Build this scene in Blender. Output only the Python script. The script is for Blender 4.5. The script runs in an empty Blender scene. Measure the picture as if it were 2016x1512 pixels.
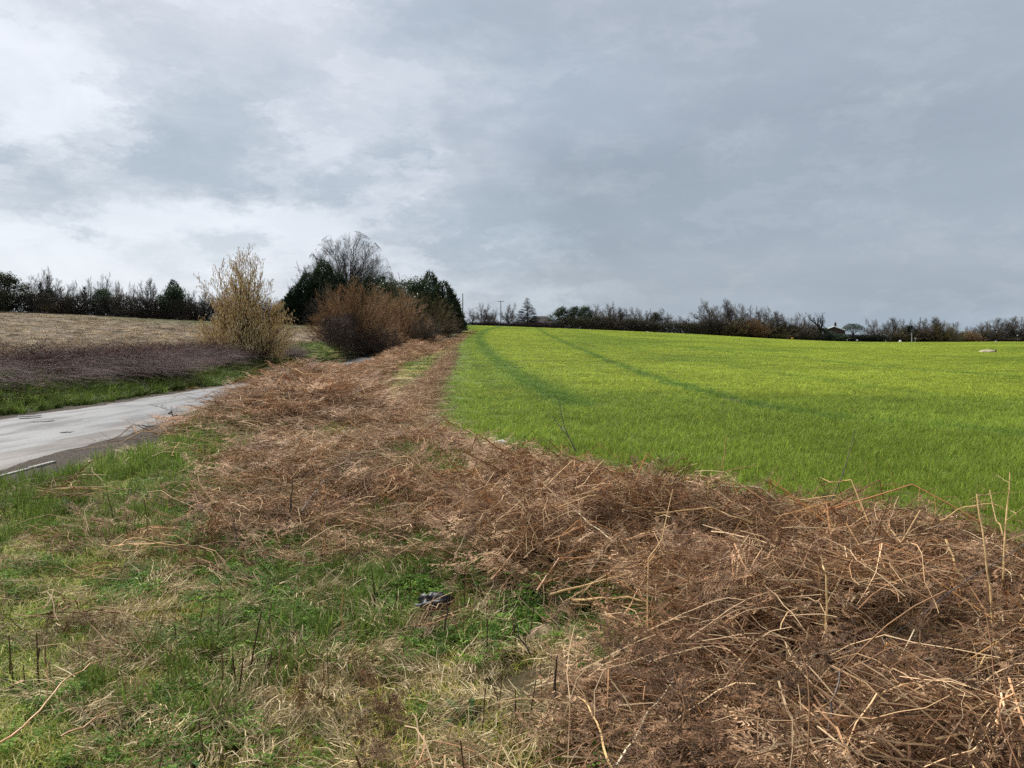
import bpy, math
import numpy as np
from mathutils import Vector

SC = bpy.context.scene
COL = SC.collection
F = 1500.0          # focal length in units of a 2016-wide frame
HOR = 690.0         # row of eye level in a 2016x1512 frame
EYE = 1.6

# ------------------------------------------------------------------ camera
cam_data = bpy.data.cameras.new('camera')
cam = bpy.data.objects.new('camera', cam_data)
COL.objects.link(cam)
cam_data.sensor_width = 36.0
cam_data.lens = 36.0 * F / 2016.0
cam_data.shift_y = (HOR - 756.0) / 2016.0
cam_data.clip_start = 0.05
cam_data.clip_end = 5000
cam.location = (0, 0, EYE)
cam.rotation_euler = (math.radians(90), 0, 0)
SC.camera = cam

# ------------------------------------------------------------------ light
EXPO = 2.1
SUN_EL, SUN_AZ = math.radians(46), math.radians(-38)      # azimuth from +Y, negative = left
SC.view_settings.view_transform = 'Standard'
SC.view_settings.look = 'None'
SC.view_settings.exposure = EXPO
SC.view_settings.gamma = 1.0
SC.view_settings.use_curve_mapping = False
SC.cycles.max_bounces = 5
SC.cycles.diffuse_bounces = 3
SC.cycles.glossy_bounces = 2
SC.cycles.transmission_bounces = 3
SC.cycles.transparent_max_bounces = 4
SC.cycles.caustics_reflective = False
SC.cycles.caustics_refractive = False
SC.cycles.use_denoising = False
SC.cycles.use_adaptive_sampling = True
SC.cycles.adaptive_threshold = 0.012

sun_data = bpy.data.lights.new('sun', 'SUN')
sun_data.energy = 1.5
sun_data.angle = math.radians(22)
sun_data.color = (1.0, 0.965, 0.91)
sun = bpy.data.objects.new('sun', sun_data)
COL.objects.link(sun)
sd = Vector((math.sin(SUN_AZ) * math.cos(SUN_EL), math.cos(SUN_AZ) * math.cos(SUN_EL), math.sin(SUN_EL)))
sun.rotation_euler = sd.to_track_quat('Z', 'Y').to_euler()

world = bpy.data.worlds.new('World')
SC.world = world
world.use_nodes = True
wn, wl = world.node_tree.nodes, world.node_tree.links
wn.clear()

def W(kind, **kw):
    n = wn.new(kind)
    for k, v in kw.items():
        setattr(n, k, v)
    return n

def wmath(op, a, b=None, clamp=False):
    n = W('ShaderNodeMath', operation=op, use_clamp=clamp)
    for i, v in enumerate((a, b)):
        if v is None: continue
        if isinstance(v, (int, float)): n.inputs[i].default_value = v
        else: wl.new(v, n.inputs[i])
    return n.outputs[0]

def wvec(op, a, b=None):
    n = W('ShaderNodeVectorMath', operation=op)
    for i, v in enumerate((a, b)):
        if v is None: continue
        if isinstance(v, (tuple, list)): n.inputs[i].default_value = v
        else: wl.new(v, n.inputs[i])
    return n.outputs['Value'] if op in ('DISTANCE', 'LENGTH', 'DOT_PRODUCT') else n.outputs[0]

def wstep(v, lo, hi, a=0.0, b=1.0):
    n = W('ShaderNodeMapRange', interpolation_type='SMOOTHSTEP')
    wl.new(v, n.inputs['Value'])
    n.inputs['From Min'].default_value = lo; n.inputs['From Max'].default_value = hi
    n.inputs['To Min'].default_value = a; n.inputs['To Max'].default_value = b
    return n.outputs[0]

def wnoise(vec, scale, detail=5, rough=0.55, dist=0.0):
    n = W('ShaderNodeTexNoise')
    wl.new(vec, n.inputs['Vector'])
    n.inputs['Scale'].default_value = scale; n.inputs['Detail'].default_value = detail
    n.inputs['Roughness'].default_value = rough; n.inputs['Distortion'].default_value = dist
    return n

def wmix(f, a, b):
    n = W('ShaderNodeMix', data_type='RGBA')
    for s, v in ((n.inputs[0], f), (n.inputs[6], a), (n.inputs[7], b)):
        if isinstance(v, (int, float)): s.default_value = v
        elif isinstance(v, tuple): s.default_value = (*v, 1)
        else: wl.new(v, s)
    return n.outputs[2]

def lin(r, g, b):
    f = lambda c: (c / 255 / 12.92) if c <= 10 else ((c / 255 + 0.055) / 1.055) ** 2.4
    return (f(r), f(g), f(b))

tc = W('ShaderNodeTexCoord')
dirv = wvec('NORMALIZE', tc.outputs['Generated'])
sep = W('ShaderNodeSeparateXYZ'); wl.new(dirv, sep.inputs[0])
X, Y_, Z = sep.outputs
den = wmath('ADD', wmath('MAXIMUM', Z, 0.0), 0.10)
comb = W('ShaderNodeCombineXYZ')
wl.new(wmath('DIVIDE', X, den), comb.inputs[0]); wl.new(wmath('DIVIDE', Y_, den), comb.inputs[1])
cloud_p = comb.outputs[0]                                    # the point of the cloud layer that is looked at
stretch = wvec('MULTIPLY', dirv, (1, 1, 2.2))
warp_n = wnoise(stretch, 5.0, 6, 0.62)
warp_f = wnoise(stretch, 20.0, 10, 0.72)
warp = wvec('ADD', wvec('MULTIPLY', wvec('SUBTRACT', warp_n.outputs['Color'], (0.5, 0.5, 0.5)), (0.13, 0.13, 0.13)), wvec('MULTIPLY', wvec('SUBTRACT', warp_f.outputs['Color'], (0.5, 0.5, 0.5)), (0.13, 0.13, 0.13)))
warped = wvec('ADD', stretch, warp)

def spot(px, py, rpx, soft=0.62):
    """soft cloud mass round the direction of a pixel of the frame, ragged by the noise"""
    d = Vector(((px - 1008) / F, 1.0, (HOR - py) / F)).normalized()
    dist = wvec('DISTANCE', warped, (d.x, d.y, d.z * 2.2))
    r = rpx / F
    return wstep(dist, r * (1 - soft), r * (1 + soft), 1.0, 0.0)

n_big = wnoise(cloud_p, 0.42, 6, 0.55, 0.3).outputs['Fac']
n_mid = wnoise(cloud_p, 1.1, 8, 0.6, 0.2).outputs['Fac']
n_fine = wnoise(stretch, 9.0, 8, 0.62, 0.4).outputs['Fac']

base = wmix(wstep(n_big, 0.40, 0.62), lin(209, 215, 225), lin(193, 201, 213))
base = wmix(wstep(n_mid, 0.50, 0.75, 0, 0.5), base, lin(224, 231, 240))
# bright breaks
for px, py, r, k in ((60, 120, 170, .9), (170, 215, 120, .95), (60, 270, 90, .8), (330, 190, 110, .7), (250, 450, 240, .85), (120, 560, 260, .8),
                     (520, 470, 210, .75), (620, 300, 80, .55), (820, 420, 70, .6), (880, 560, 80, .5), (560, 350, 60, .6), (1090, 590, 70, .6), (900, 130, 160, .3), (1500, 600, 120, .15)):
    base = wmix(wmath('MULTIPLY', spot(px, py, r), k), base, lin(229, 235, 243))
# dark rain cloud to the right, smooth
az = wmath('ADD', X, wmath('MULTIPLY', wmath('SUBTRACT', warp_n.outputs['Fac'], 0.5), 0.55))
az = wmath('ADD', az, wmath('MULTIPLY', wmath('SUBTRACT', n_big, 0.5), 0.35))
rain = wstep(az, -0.13, 0.12)
rain = wmath('MULTIPLY', rain, wstep(Z, 0.62, 0.20, 0.45, 1.0))
rain_col = wmix(wstep(n_big, 0.35, 0.65), lin(160, 171, 183), lin(148, 159, 171))
rain_col = wmix(wstep(Z, 0.0, 0.10, 0.75, 0.0), rain_col, lin(160, 178, 196))
base = wmix(wmath('MULTIPLY', rain, 0.93), base, rain_col)
base = wmix(wmath('MULTIPLY', spot(1180, 400, 330), .40), base, lin(144, 156, 168))
base = wmix(wmath('MULTIPLY', spot(1090, 600, 70), .55), base, lin(205, 216, 226))
base = wmix(wmath('MULTIPLY', spot(1130, 200, 190), .25), base, lin(190, 203, 219))
# grey puffs
for px, py, r, k in ((400, 230, 120, .8), (300, 290, 100, .6), (370, 330, 120, .9), (260, 300, 90, .5), (150, 365, 90, .7), (460, 375, 60, .8), (620, 370, 80, .9), (700, 340, 70, .5),
                     (790, 310, 80, .75), (810, 425, 55, .8), (20, 310, 50, .8), (20, 375, 90, .6), (880, 40, 130, .8), (1080, 130, 110, .5), (950, 500, 150, .7), (440, 490, 60, .5), (740, 475, 45, .6), (300, 510, 60, .3), (155, 465, 28, .5), (500, 200, 200, .35), (250, 60, 120, .4), (990, 440, 120, .7), (340, 545, 50, .3)):
    base = wmix(wmath('MULTIPLY', spot(px, py, r), k * .9), base, lin(163, 177, 190))
n_wisp = wnoise(wvec('ADD', stretch, wvec('MULTIPLY', warp, (0.6, 0.6, 0.6))), 6.5, 9, 0.66).outputs['Fac']
leftness = wstep(az, 0.10, -0.14, 0.25, 1.0)
base = wmix(wmath('MULTIPLY', wstep(n_wisp, 0.50, 0.66, 0.0, 0.42), leftness), base, lin(172, 184, 198))
base = wmix(wmath('MULTIPLY', wstep(n_wisp, 0.50, 0.36, 0.0, 0.40), leftness), base, lin(231, 236, 244))
base = wmix(wstep(n_fine, 0.35, 0.70, 0.14, 0.0), base, lin(150, 165, 180))
base = wmix(wstep(n_fine, 0.5, 0.75, 0.0, 0.12), base, lin(232, 238, 246))
# below the horizon the world is out of sight: plain dull ground light
base = wmix(wstep(Z, -0.02, -0.10), base, (0.10, 0.11, 0.06))
sky = W('ShaderNodeTexSky', sky_type='NISHITA')
sky.sun_disc = False
sky.sun_elevation = SUN_EL
sky.sun_rotation = SUN_AZ
sky.dust_density = 2.0
bg_clear = W('ShaderNodeBackground'); wl.new(sky.outputs[0], bg_clear.inputs[0]); bg_clear.inputs[1].default_value = 0.05
bg_cloud = W('ShaderNodeBackground'); wl.new(base, bg_cloud.inputs[0]); bg_cloud.inputs[1].default_value = 1.04 / 2 ** EXPO
mixs = W('ShaderNodeMixShader'); mixs.inputs[0].default_value = 0.95
wl.new(bg_clear.outputs[0], mixs.inputs[1]); wl.new(bg_cloud.outputs[0], mixs.inputs[2])
outw = W('ShaderNodeOutputWorld'); wl.new(mixs.outputs[0], outw.inputs[0])
world.cycles.sampling_method = 'MANUAL'
world.cycles.sample_map_resolution = 512

# ------------------------------------------------------------------ numeric helpers
def rng(seed): return np.random.default_rng(seed)

def _hash(ix, iy, seed):
    h = (ix.astype(np.int64) * 374761393 + iy.astype(np.int64) * 668265263 + seed * 144665) & 0xFFFFFFFF
    h = ((h ^ (h >> 13)) * 1274126177) & 0xFFFFFFFF
    return ((h ^ (h >> 16)) & 0xFFFF) / 65535.0

def vnoise(x, y, seed=0):
    ix, iy = np.floor(x), np.floor(y)
    fx, fy = x - ix, y - iy
    fx = fx * fx * (3 - 2 * fx); fy = fy * fy * (3 - 2 * fy)
    a = _hash(ix, iy, seed); b = _hash(ix + 1, iy, seed); c = _hash(ix, iy + 1, seed); d = _hash(ix + 1, iy + 1, seed)
    return (a * (1 - fx) + b * fx) * (1 - fy) + (c * (1 - fx) + d * fx) * fy

def fbm(x, y, seed=0, octs=4):
    x = np.asarray(x, float); y = np.asarray(y, float)
    s, a, t = 0, 1.0, 0
    for o in range(octs):
        s = s + a * vnoise(x * 2 ** o + 17.3 * o, y * 2 ** o - 9.1 * o, seed + o); t += a; a *= 0.5
    return s / t

def sstep(v, lo, hi):
    t = np.clip((np.asarray(v, float) - lo) / (hi - lo), 0, 1)
    return t * t * (3 - 2 * t)

# ------------------------------------------------------------------ lie of the land
TY = np.array([-30, 20, 40, 60, 80, 100, 130, 160, 200, 240, 280, 340, 500, 1300], float)
TP = np.array([-800, 0, 400, 640, 905, 1300, 1650, 2016, 2900], float)
TZ = np.array([
 [0, 0, 0, 0, 0, 0, 0, 0, 0],
 [0, 0, 0, 0, 0, 0, 0, 0, 0],
 [.7, .5, .3, .1, 0, 0, 0, 0, 0],
 [2.2, 1.95, 1.2, .6, .4, .15, .05, .05, .05],
 [3.7, 3.35, 2.2, 1.4, 1.07, .6, .35, .3, .3],
 [5.3, 4.76, 3.3, 2.4, 1.9, 1.3, .8, .75, .7],
 [7.6, 6.9, 5, 4.1, 3.3, 2.4, 1.5, 1.4, 1.3],
 [10, 9.0, 6.9, 6.0, 4.9, 3.7, 2.35, 2.2, 2],
 [13, 11.9, 9.6, 8.5, 6.9, 5.3, 3.3, 3, 3],
 [15, 13.6, 11.5, 10.3, 9.0, 6.9, 4.2, 3.9, 4],
 [16, 15.0, 13, 12, 10.9, 8.2, 5.0, 4.8, 5],
 [17, 16, 14, 12.8, 11.4, 9, 5.6, 5.5, 6],
 [18, 17, 15, 13, 11.6, 10, 6, 6, 7],
 [20, 20, 18, 15, 13, 12, 8, 8, 8]], float)
YY = np.linspace(-30, 1300, 666)
TZd = np.empty((len(YY), len(TP)))
for j in range(len(TP)):                                   # Hermite in distance
    m = np.gradient(TZ[:, j], TY)
    k = np.clip(np.searchsorted(TY, YY, 'right') - 1, 0, len(TY) - 2)
    h = TY[k + 1] - TY[k]; t = (YY - TY[k]) / h
    TZd[:, j] = ((2*t**3 - 3*t**2 + 1) * TZ[k, j] + (t**3 - 2*t**2 + t) * h * m[k] + (-2*t**3 + 3*t**2) * TZ[k+1, j] + (t**3 - t**2) * h * m[k+1])
UU = np.linspace(-800, 2900, 149)
TZf = np.empty((len(YY), len(UU)))
mP = np.stack([np.gradient(TZd[i], TP) for i in range(len(YY))])
k = np.clip(np.searchsorted(TP, UU, 'right') - 1, 0, len(TP) - 2)
h = TP[k + 1] - TP[k]; t = (UU - TP[k]) / h
TZf = ((2*t**3 - 3*t**2 + 1) * TZd[:, k] + (t**3 - 2*t**2 + t) * h * mP[:, k] + (-2*t**3 + 3*t**2) * TZd[:, k+1] + (t**3 - t**2) * h * mP[:, k+1])

def road_left(y):  return np.interp(y, [-40, 10, 17, 20, 25, 40, 60, 80, 130, 200, 300, 500], [-9.6, -11.3, -11.6, -11.6, -12.0, -13.4, -15.4, -17.5, -20.0, -21.5, -23, -26])
def road_right(y): return np.interp(y, [-40, 9.6, 12.6, 15.7, 18.6, 25, 40, 60, 80, 130, 200, 300, 500], [-5.4, -6.4, -6.6, -7.1, -7.4, -8.0, -9.3, -11.3, -13.4, -16.0, -17.6, -19.2, -22])
def road_z(y):     return np.interp(y, [-40, 20, 40, 60, 80, 100, 130, 200, 280, 500], [.06, .06, .04, .15, .43, 1.2, 2.9, 6.6, 10.6, 11.5])
def path_x(y):     return np.interp(y, [-40, 4.6, 6.4, 9.1, 11.9, 15.0, 34, 80, 165, 280, 320], [6, 4.9, 3.2, 1.46, -.2, -1.85, -3.6, -6.2, -11.2, -17.3, -19])
def strip_w(y):    return np.interp(y, [14, 20, 34, 55, 80, 120, 200], [.1, 1.3, 2.7, 3.9, 4.9, 3.8, 2.8])   # grass and track between bracken bank and crop
def crop_edge(y):  return path_x(y) + np.where(y > 16, 0.2, 0.0)

def terrain(x, y):
    x = np.asarray(x, float); y = np.asarray(y, float)
    u = 1008 + F * x / np.maximum(y + 0 * x, 25.0)
    u = np.clip(u, UU[0], UU[-1] - 1e-6); yy = np.clip(y + 0 * x, YY[0], YY[-1] - 1e-6)
    a = (u - UU[0]) / (UU[1] - UU[0]); b = (yy - YY[0]) / (YY[1] - YY[0])
    i = np.minimum(b.astype(int), len(YY) - 2); j = np.minimum(a.astype(int), len(UU) - 2)
    fb = b - i; fa = a - j
    z = (TZf[i, j] * (1 - fa) + TZf[i, j + 1] * fa) * (1 - fb) + (TZf[i + 1, j] * (1 - fa) + TZf[i + 1, j + 1] * fa) * fb
    rl, rr, rz = road_left(y), road_right(y), road_z(y)
    # bank beyond the lane
    bk = sstep(rl - 0.5 - x, 0, 2.6) * (1 - sstep(y, 70, 110))
    z = np.where(x < rl, np.maximum(z, rz) + 0.72 * bk * (1 - sstep(rl - x, 9, 26) * 0.8), z)
    # bracken bank between lane and path
    w = sstep(x - rr, 0.0, 1.1) * sstep(path_x(y) - x - strip_w(y), -.4, 2.0) * sstep(y, 12, 22)
    z = z + w * (np.interp(y, [12, 22, 55, 72, 120], [.45, .78, .74, .50, .45]) + 0.22 * (fbm(x * .5, y * .5, 5, 2) - .5)) * (1 - 0.5 * sstep(y, 100, 200))
    # lane bed
    near = 1 - sstep(np.maximum(rl - x, x - rr), 0.25, 1.6)
    z = z * (1 - near) + (rz - 0.012) * near
    # small lumps, more where the bracken lies
    amp = 0.03 + 0.14 * bracken_near(x, y)
    off = (1 - near) * (1 - sstep(y, 40, 90)) 
    z = z + off * amp * (fbm(x * 1.1, y * 1.1, 11, 4) - 0.45) * 2 + 0.10 * bracken_near(x, y)
    return z

def bracken_near(x, y):
    """1 in the flattened bracken bed between grass corner and crop"""
    e = path_x(y) - x                                   # distance to crop edge
    s = bracken_in(x, y)
    return sstep(e, 0.0, 1.2) * sstep(-s, -0.9, 0.3) * (1 - sstep(y, 18, 30))

def bracken_in(x, y):
    """signed-ish: negative inside bracken, positive in the grassy corner"""
    # edge of the grass corner: line from bottom right of the frame over to the lane
    yb = np.asarray(y, float)
    xe = np.interp(yb, [-10, 2.9, 3.6, 4.3, 4.8, 5.4, 6.2, 8, 10.5, 13, 15.5, 17.5, 30], [1.4, .30, .32, .45, .05, -.30, -.8, -1.3, -2.0, -3.2, -4.9, -6.5, -9])
    return xe - x

def hit(px, py, ymax=600):
    """ground point seen at a place of the frame"""
    u = (px - 1008) / F; v = (HOR - py) / F
    ys = np.geomspace(1.5, ymax, 4000)
    d = EYE + v * ys - terrain(u * ys, ys)
    k = np.argmax(d < 0) if (d < 0).any() else len(ys) - 1
    y = ys[k]
    return float(u * y), float(y), float(terrain(u * y, y))

def at(px, py, y):
    return ((px - 1008) / F * y, y, EYE + (HOR - py) / F * y)

# ------------------------------------------------------------------ mesh helpers
def link(o, parent=None):
    COL.objects.link(o)
    if parent is not None: o.parent = parent
    return o

def tag(o, label=None, cat=None, group=None, kind=None):
    if label: o['label'] = label
    if cat: o['category'] = cat
    if group: o['group'] = group
    if kind: o['kind'] = kind
    return o

def new_mesh(name, V, faces, mat=None, col=None, smooth=False, attrs=None, uv=None):
    """faces: list of int arrays (n, k) ; col: per-vertex colours"""
    me = bpy.data.meshes.new(name)
    V = np.asarray(V, np.float32)
    me.vertices.add(len(V)); me.vertices.foreach_set('co', V.ravel())
    faces = [np.asarray(f, np.int32) for f in faces if len(f)]
    if faces:
        loops = np.concatenate([f.ravel() for f in faces])
        sizes = np.concatenate([np.full(len(f), f.shape[1], np.int32) for f in faces])
        starts = np.concatenate([[0], np.cumsum(sizes)[:-1]]).astype(np.int32)
        me.loops.add(len(loops)); me.loops.foreach_set('vertex_index', loops)
        me.polygons.add(len(sizes)); me.polygons.foreach_set('loop_start', starts); me.polygons.foreach_set('loop_total', sizes)
        me.polygons.foreach_set('use_smooth', np.full(len(sizes), smooth))
    if col is not None:
        a = me.color_attributes.new('Col', 'FLOAT_COLOR', 'POINT')
        c = np.ones((len(V), 4), np.float32); c[:, :3] = col
        a.data.foreach_set('color', c.ravel())
    for k, v in (attrs or {}).items():
        v = np.asarray(v, np.float32)
        if v.ndim == 1:
            me.attributes.new(k, 'FLOAT', 'POINT').data.foreach_set('value', v)
        else:
            me.attributes.new(k, 'FLOAT_VECTOR', 'POINT').data.foreach_set('vector', v.ravel())
    me.update(calc_edges=True)
    me.validate()
    if mat: me.materials.append(mat)
    return me

class Geo:
    """collects vertices, faces and colours for one mesh"""
    def __init__(s): s.V, s.Q, s.T, s.C, s.n = [], [], [], [], 0
    def add(s, V, Q=None, T=None, C=(1, 1, 1)):
        V = np.asarray(V, float).reshape(-1, 3)
        if Q is not None and len(Q): s.Q.append(np.asarray(Q) + s.n)
        if T is not None and len(T): s.T.append(np.asarray(T) + s.n)
        c = np.asarray(C, float)
        s.C.append(np.broadcast_to(c, (len(V), 3)) if c.ndim == 1 else c)
        s.V.append(V); s.n += len(V)
        return s
    def box(s, c, d, C=(1, 1, 1), rz=0):
        x, y, z = np.array(d) / 2
        V = np.array([(a*x, b*y, e*z) for e in (-1, 1) for a, b in ((-1, -1), (1, -1), (1, 1), (-1, 1))], float)
        if rz: V = V @ np.array([[math.cos(rz), math.sin(rz), 0], [-math.sin(rz), math.cos(rz), 0], [0, 0, 1]])
        return s.add(V + np.array(c), Q=[(3, 2, 1, 0), (4, 5, 6, 7), (0, 1, 5, 4), (1, 2, 6, 5), (2, 3, 7, 6), (3, 0, 4, 7)], C=C)
    def mesh(s, name, mat, smooth=False, attrs=None):
        V = np.concatenate(s.V)
        return new_mesh(name, V, [np.concatenate(s.Q) if s.Q else [], np.concatenate(s.T) if s.T else []], mat, np.concatenate(s.C), smooth, attrs)
    def obj(s, name, mat, parent=None, smooth=False):
        return link(bpy.data.objects.new(name, s.mesh(name, mat, smooth)), parent)

def norm(v): return v / np.maximum(np.linalg.norm(v, axis=-1, keepdims=True), 1e-9)

def tubes(g, P, R, S=3, C=(1, 1, 1), cap=False):
    """P (N,K,3) polylines, R (N,K) radii, C (3,) or (N,3)"""
    N, K, _ = P.shape
    T = np.empty_like(P); T[:, 1:-1] = P[:, 2:] - P[:, :-2]; T[:, 0] = P[:, 1] - P[:, 0]; T[:, -1] = P[:, -1] - P[:, -2]
    T = norm(T)
    ref = norm(np.cross(T[:, :1] + 0 * T, np.where(np.abs(T[:, :1, 2:3]) > .9, [1., 0, 0], [0, 0, 1.])))
    A = norm(ref - T * np.sum(ref * T, -1, keepdims=True)); B = np.cross(T, A)
    ang = np.arange(S) * 2 * np.pi / S
    V = P[:, :, None] + R[:, :, None, None] * (np.cos(ang)[:, None] * A[:, :, None] + np.sin(ang)[:, None] * B[:, :, None])
    base = (np.arange(N) * K * S)[:, None, None] + (np.arange(K - 1) * S)[None, :, None]
    a = np.arange(S)[None, None]; b = (np.arange(S) + 1)[None, None] % S
    Q = np.stack([base + a, base + b, base + b + S, base + a + S], -1).reshape(-1, 4)
    C = np.asarray(C, float)
    if C.ndim == 2: C = np.repeat(C, K * S, 0)
    g.add(V.reshape(-1, 3), Q=Q, C=C)
    if cap:
        i0 = g.n - N * K * S
        if S == 4:
            for e in (0, K - 1):
                q = i0 + (np.arange(N) * K * S)[:, None] + e * S + np.arange(S)[None]
                g.Q.append(q if e else q[:, ::-1])
    return g

def grow(P, R, m, t0, t1, ang, L, K, up, wig, rf, r, taper=.35, lshape=0.35, flat=0):
    """m side shoots on each polyline of P; returns their polylines and radii"""
    N, KP, _ = P.shape
    t = t0 + (t1 - t0) * (np.arange(m)[None] + r.random((N, m))) / m
    f = t * (KP - 1); i = np.minimum(f.astype(int), KP - 2); w = (f - i)[..., None]
    n = np.arange(N)[:, None]
    st = P[n, i] * (1 - w) + P[n, i + 1] * w
    T = norm(P[n, i + 1] - P[n, i])
    R0 = (R[n, i] * (1 - w[..., 0]) + R[n, i + 1] * w[..., 0]) * rf
    rv = norm(r.normal(size=(N, m, 3)) * np.array([1, 1, 1 - flat]))
    side = norm(rv - T * np.sum(rv * T, -1, keepdims=True))
    a = np.radians(ang) * (0.75 + 0.5 * r.random((N, m, 1)))
    d = norm(np.cos(a) * T + np.sin(a) * side)
    ln = L * (1 - lshape * t) * (0.65 + 0.6 * r.random((N, m)))
    out = np.empty((N, m, K, 3)); out[:, :, 0] = st
    for q in range(1, K):
        d = norm(d + np.array([0, 0, up]) + wig * r.normal(size=d.shape))
        out[:, :, q] = out[:, :, q - 1] + d * (ln / (K - 1))[..., None]
    Rr = R0[..., None] * np.linspace(1, taper, K)
    return out.reshape(-1, K, 3), Rr.reshape(-1, K)

def ribbons(g, base, d0, L, w, droop, K=3, C=(1, 1, 1), wig=0., r=None, twist=None, flat=False):
    """tapered leaf blades. base (N,3), d0 (N,3) first direction, L,w,droop (N,)"""
    N = len(base)
    P = np.empty((N, K + 1, 3)); P[:, 0] = base
    d = norm(d0)
    for q in range(1, K + 1):
        P[:, q] = P[:, q - 1] + d * (L / K)[:, None]
        d = d + np.array([0, 0, -1.0]) * droop[:, None]
        if wig: d = d + wig * r.normal(size=d.shape)
        d = norm(d)
    side = norm(np.cross(d0, np.array([0, 0, 1.0])) + 1e-4)
    if twist is not None:
        side = norm(side * np.cos(twist)[:, None] + np.cross(norm(d0), side) * np.sin(twist)[:, None])
    prof = np.linspace(1, .55, K) if K > 1 else np.array([1.])
    Lf = P[:, :K] + side[:, None] * (w[:, None] * prof)[..., None] / 2
    Rt = P[:, :K] - side[:, None] * (w[:, None] * prof)[..., None] / 2
    V = np.concatenate([np.stack([Lf, Rt], 2).reshape(N, 2 * K, 3), P[:, K:]], 1)
    n = 2 * K + 1; b = (np.arange(N) * n)[:, None, None]
    Q = []
    if K > 1:
        s = (np.arange(K - 1) * 2)[None, :, None]
        Q = (b + s + np.array([0, 1, 3, 2])[None, None]).reshape(-1, 4)
    T = (b[:, 0] + np.array([2 * K - 2, 2 * K - 1, 2 * K])[None])
    C = np.asarray(C, float)
    if C.ndim == 2: C = np.repeat(C, n, 0)
    g.add(V.reshape(-1, 3), Q=Q, T=T, C=C)

def leaflets(g, pos, nrm, size, aspect, C, r):
    """small diamond leaves"""
    N = len(pos)
    rv = r.normal(size=(N, 3)); a = norm(np.cross(nrm, rv)); b = norm(np.cross(nrm, a))
    s = size[:, None]
    V = np.stack([pos - a * s / 2, pos + b * s * aspect / 2, pos + a * s / 2, pos - b * s * aspect / 2], 1)
    g.add(V.reshape(-1, 3), Q=(np.arange(N) * 4)[:, None] + np.arange(4)[None], C=np.repeat(C, 4, 0) if np.ndim(C) == 2 else C)

def pick(r, cols, N, jit=0.15, p=None):
    c = np.array(cols)[r.choice(len(cols), N, p=p)]
    return np.clip(c * (1 + jit * r.normal(size=(N, 1))), .002, .95)

# ------------------------------------------------------------------ materials
def mat_base(name):
    m = bpy.data.materials.new(name); m.use_nodes = True
    nt = m.node_tree; nt.nodes.clear()
    return m, nt.nodes, nt.links

def N_(nodes, kind, **kw):
    n = nodes.new(kind)
    for k, v in kw.items():
        if k.startswith('i_'): n.inputs[k[2:].replace('_', ' ')].default_value = v
        else: setattr(n, k, v)
    return n

def mixrgb(nodes, links, f, a, b, mode='MIX'):
    n = nodes.new('ShaderNodeMix'); n.data_type = 'RGBA'; n.blend_type = mode
    for s, v in ((n.inputs[0], f), (n.inputs[6], a), (n.inputs[7], b)):
        if isinstance(v, (int, float)): s.default_value = v
        elif isinstance(v, (tuple, list)): s.default_value = (*v[:3], 1)
        else: links.new(v, s)
    return n.outputs[2]

def veg_mat(name, instanced=False, trans=0.3, rough=0.6, tint=(1, 1, 1), rnd=0.25, spec=0.25):
    """vertex colour x tint of the clump x a little chance; some light passes through"""
    m, n, l = mat_base(name)
    col = N_(n, 'ShaderNodeAttribute', attribute_name='Col').outputs['Color']
    if instanced:
        t = N_(n, 'ShaderNodeAttribute', attribute_name='tint', attribute_type='INSTANCER').outputs['Color']
        col = mixrgb(n, l, 1.0, col, t, 'MULTIPLY')
    else:
        col = mixrgb(n, l, 1.0, col, tint, 'MULTIPLY')
    if rnd:
        oi = N_(n, 'ShaderNodeObjectInfo').outputs['Random']
        mr = N_(n, 'ShaderNodeMapRange'); l.new(oi, mr.inputs[0])
        mr.inputs[3].default_value = 1 - rnd; mr.inputs[4].default_value = 1 + rnd
        vm = N_(n, 'ShaderNodeVectorMath', operation='SCALE'); l.new(col, vm.inputs[0]); l.new(mr.outputs[0], vm.inputs['Scale'])
        col = vm.outputs[0]
    p = N_(n, 'ShaderNodeBsdfPrincipled', i_Roughness=rough); l.new(col, p.inputs['Base Color'])
    p.inputs['Specular IOR Level'].default_value = spec
    out = N_(n, 'ShaderNodeOutputMaterial')
    if trans:
        tr = N_(n, 'ShaderNodeBsdfTranslucent'); l.new(col, tr.inputs[0])
        mx = N_(n, 'ShaderNodeMixShader'); mx.inputs[0].default_value = trans
        l.new(p.outputs[0], mx.inputs[1]); l.new(tr.outputs[0], mx.inputs[2]); l.new(mx.outputs[0], out.inputs[0])
    else:
        l.new(p.outputs[0], out.inputs[0])
    return m

def noise_node(n, l, vec, scale, detail=4, rough=.6, dist=0):
    t = N_(n, 'ShaderNodeTexNoise'); l.new(vec, t.inputs['Vector'])
    t.inputs['Scale'].default_value = scale; t.inputs['Detail'].default_value = detail
    t.inputs['Roughness'].default_value = rough; t.inputs['Distortion'].default_value = dist
    return t.outputs['Fac']

def ramp(n, l, v, lo, hi, a=0., b=1.):
    mr = N_(n, 'ShaderNodeMapRange', interpolation_type='SMOOTHSTEP'); l.new(v, mr.inputs[0])
    for i, x in zip((1, 2, 3, 4), (lo, hi, a, b)): mr.inputs[i].default_value = x
    return mr.outputs[0]

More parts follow.
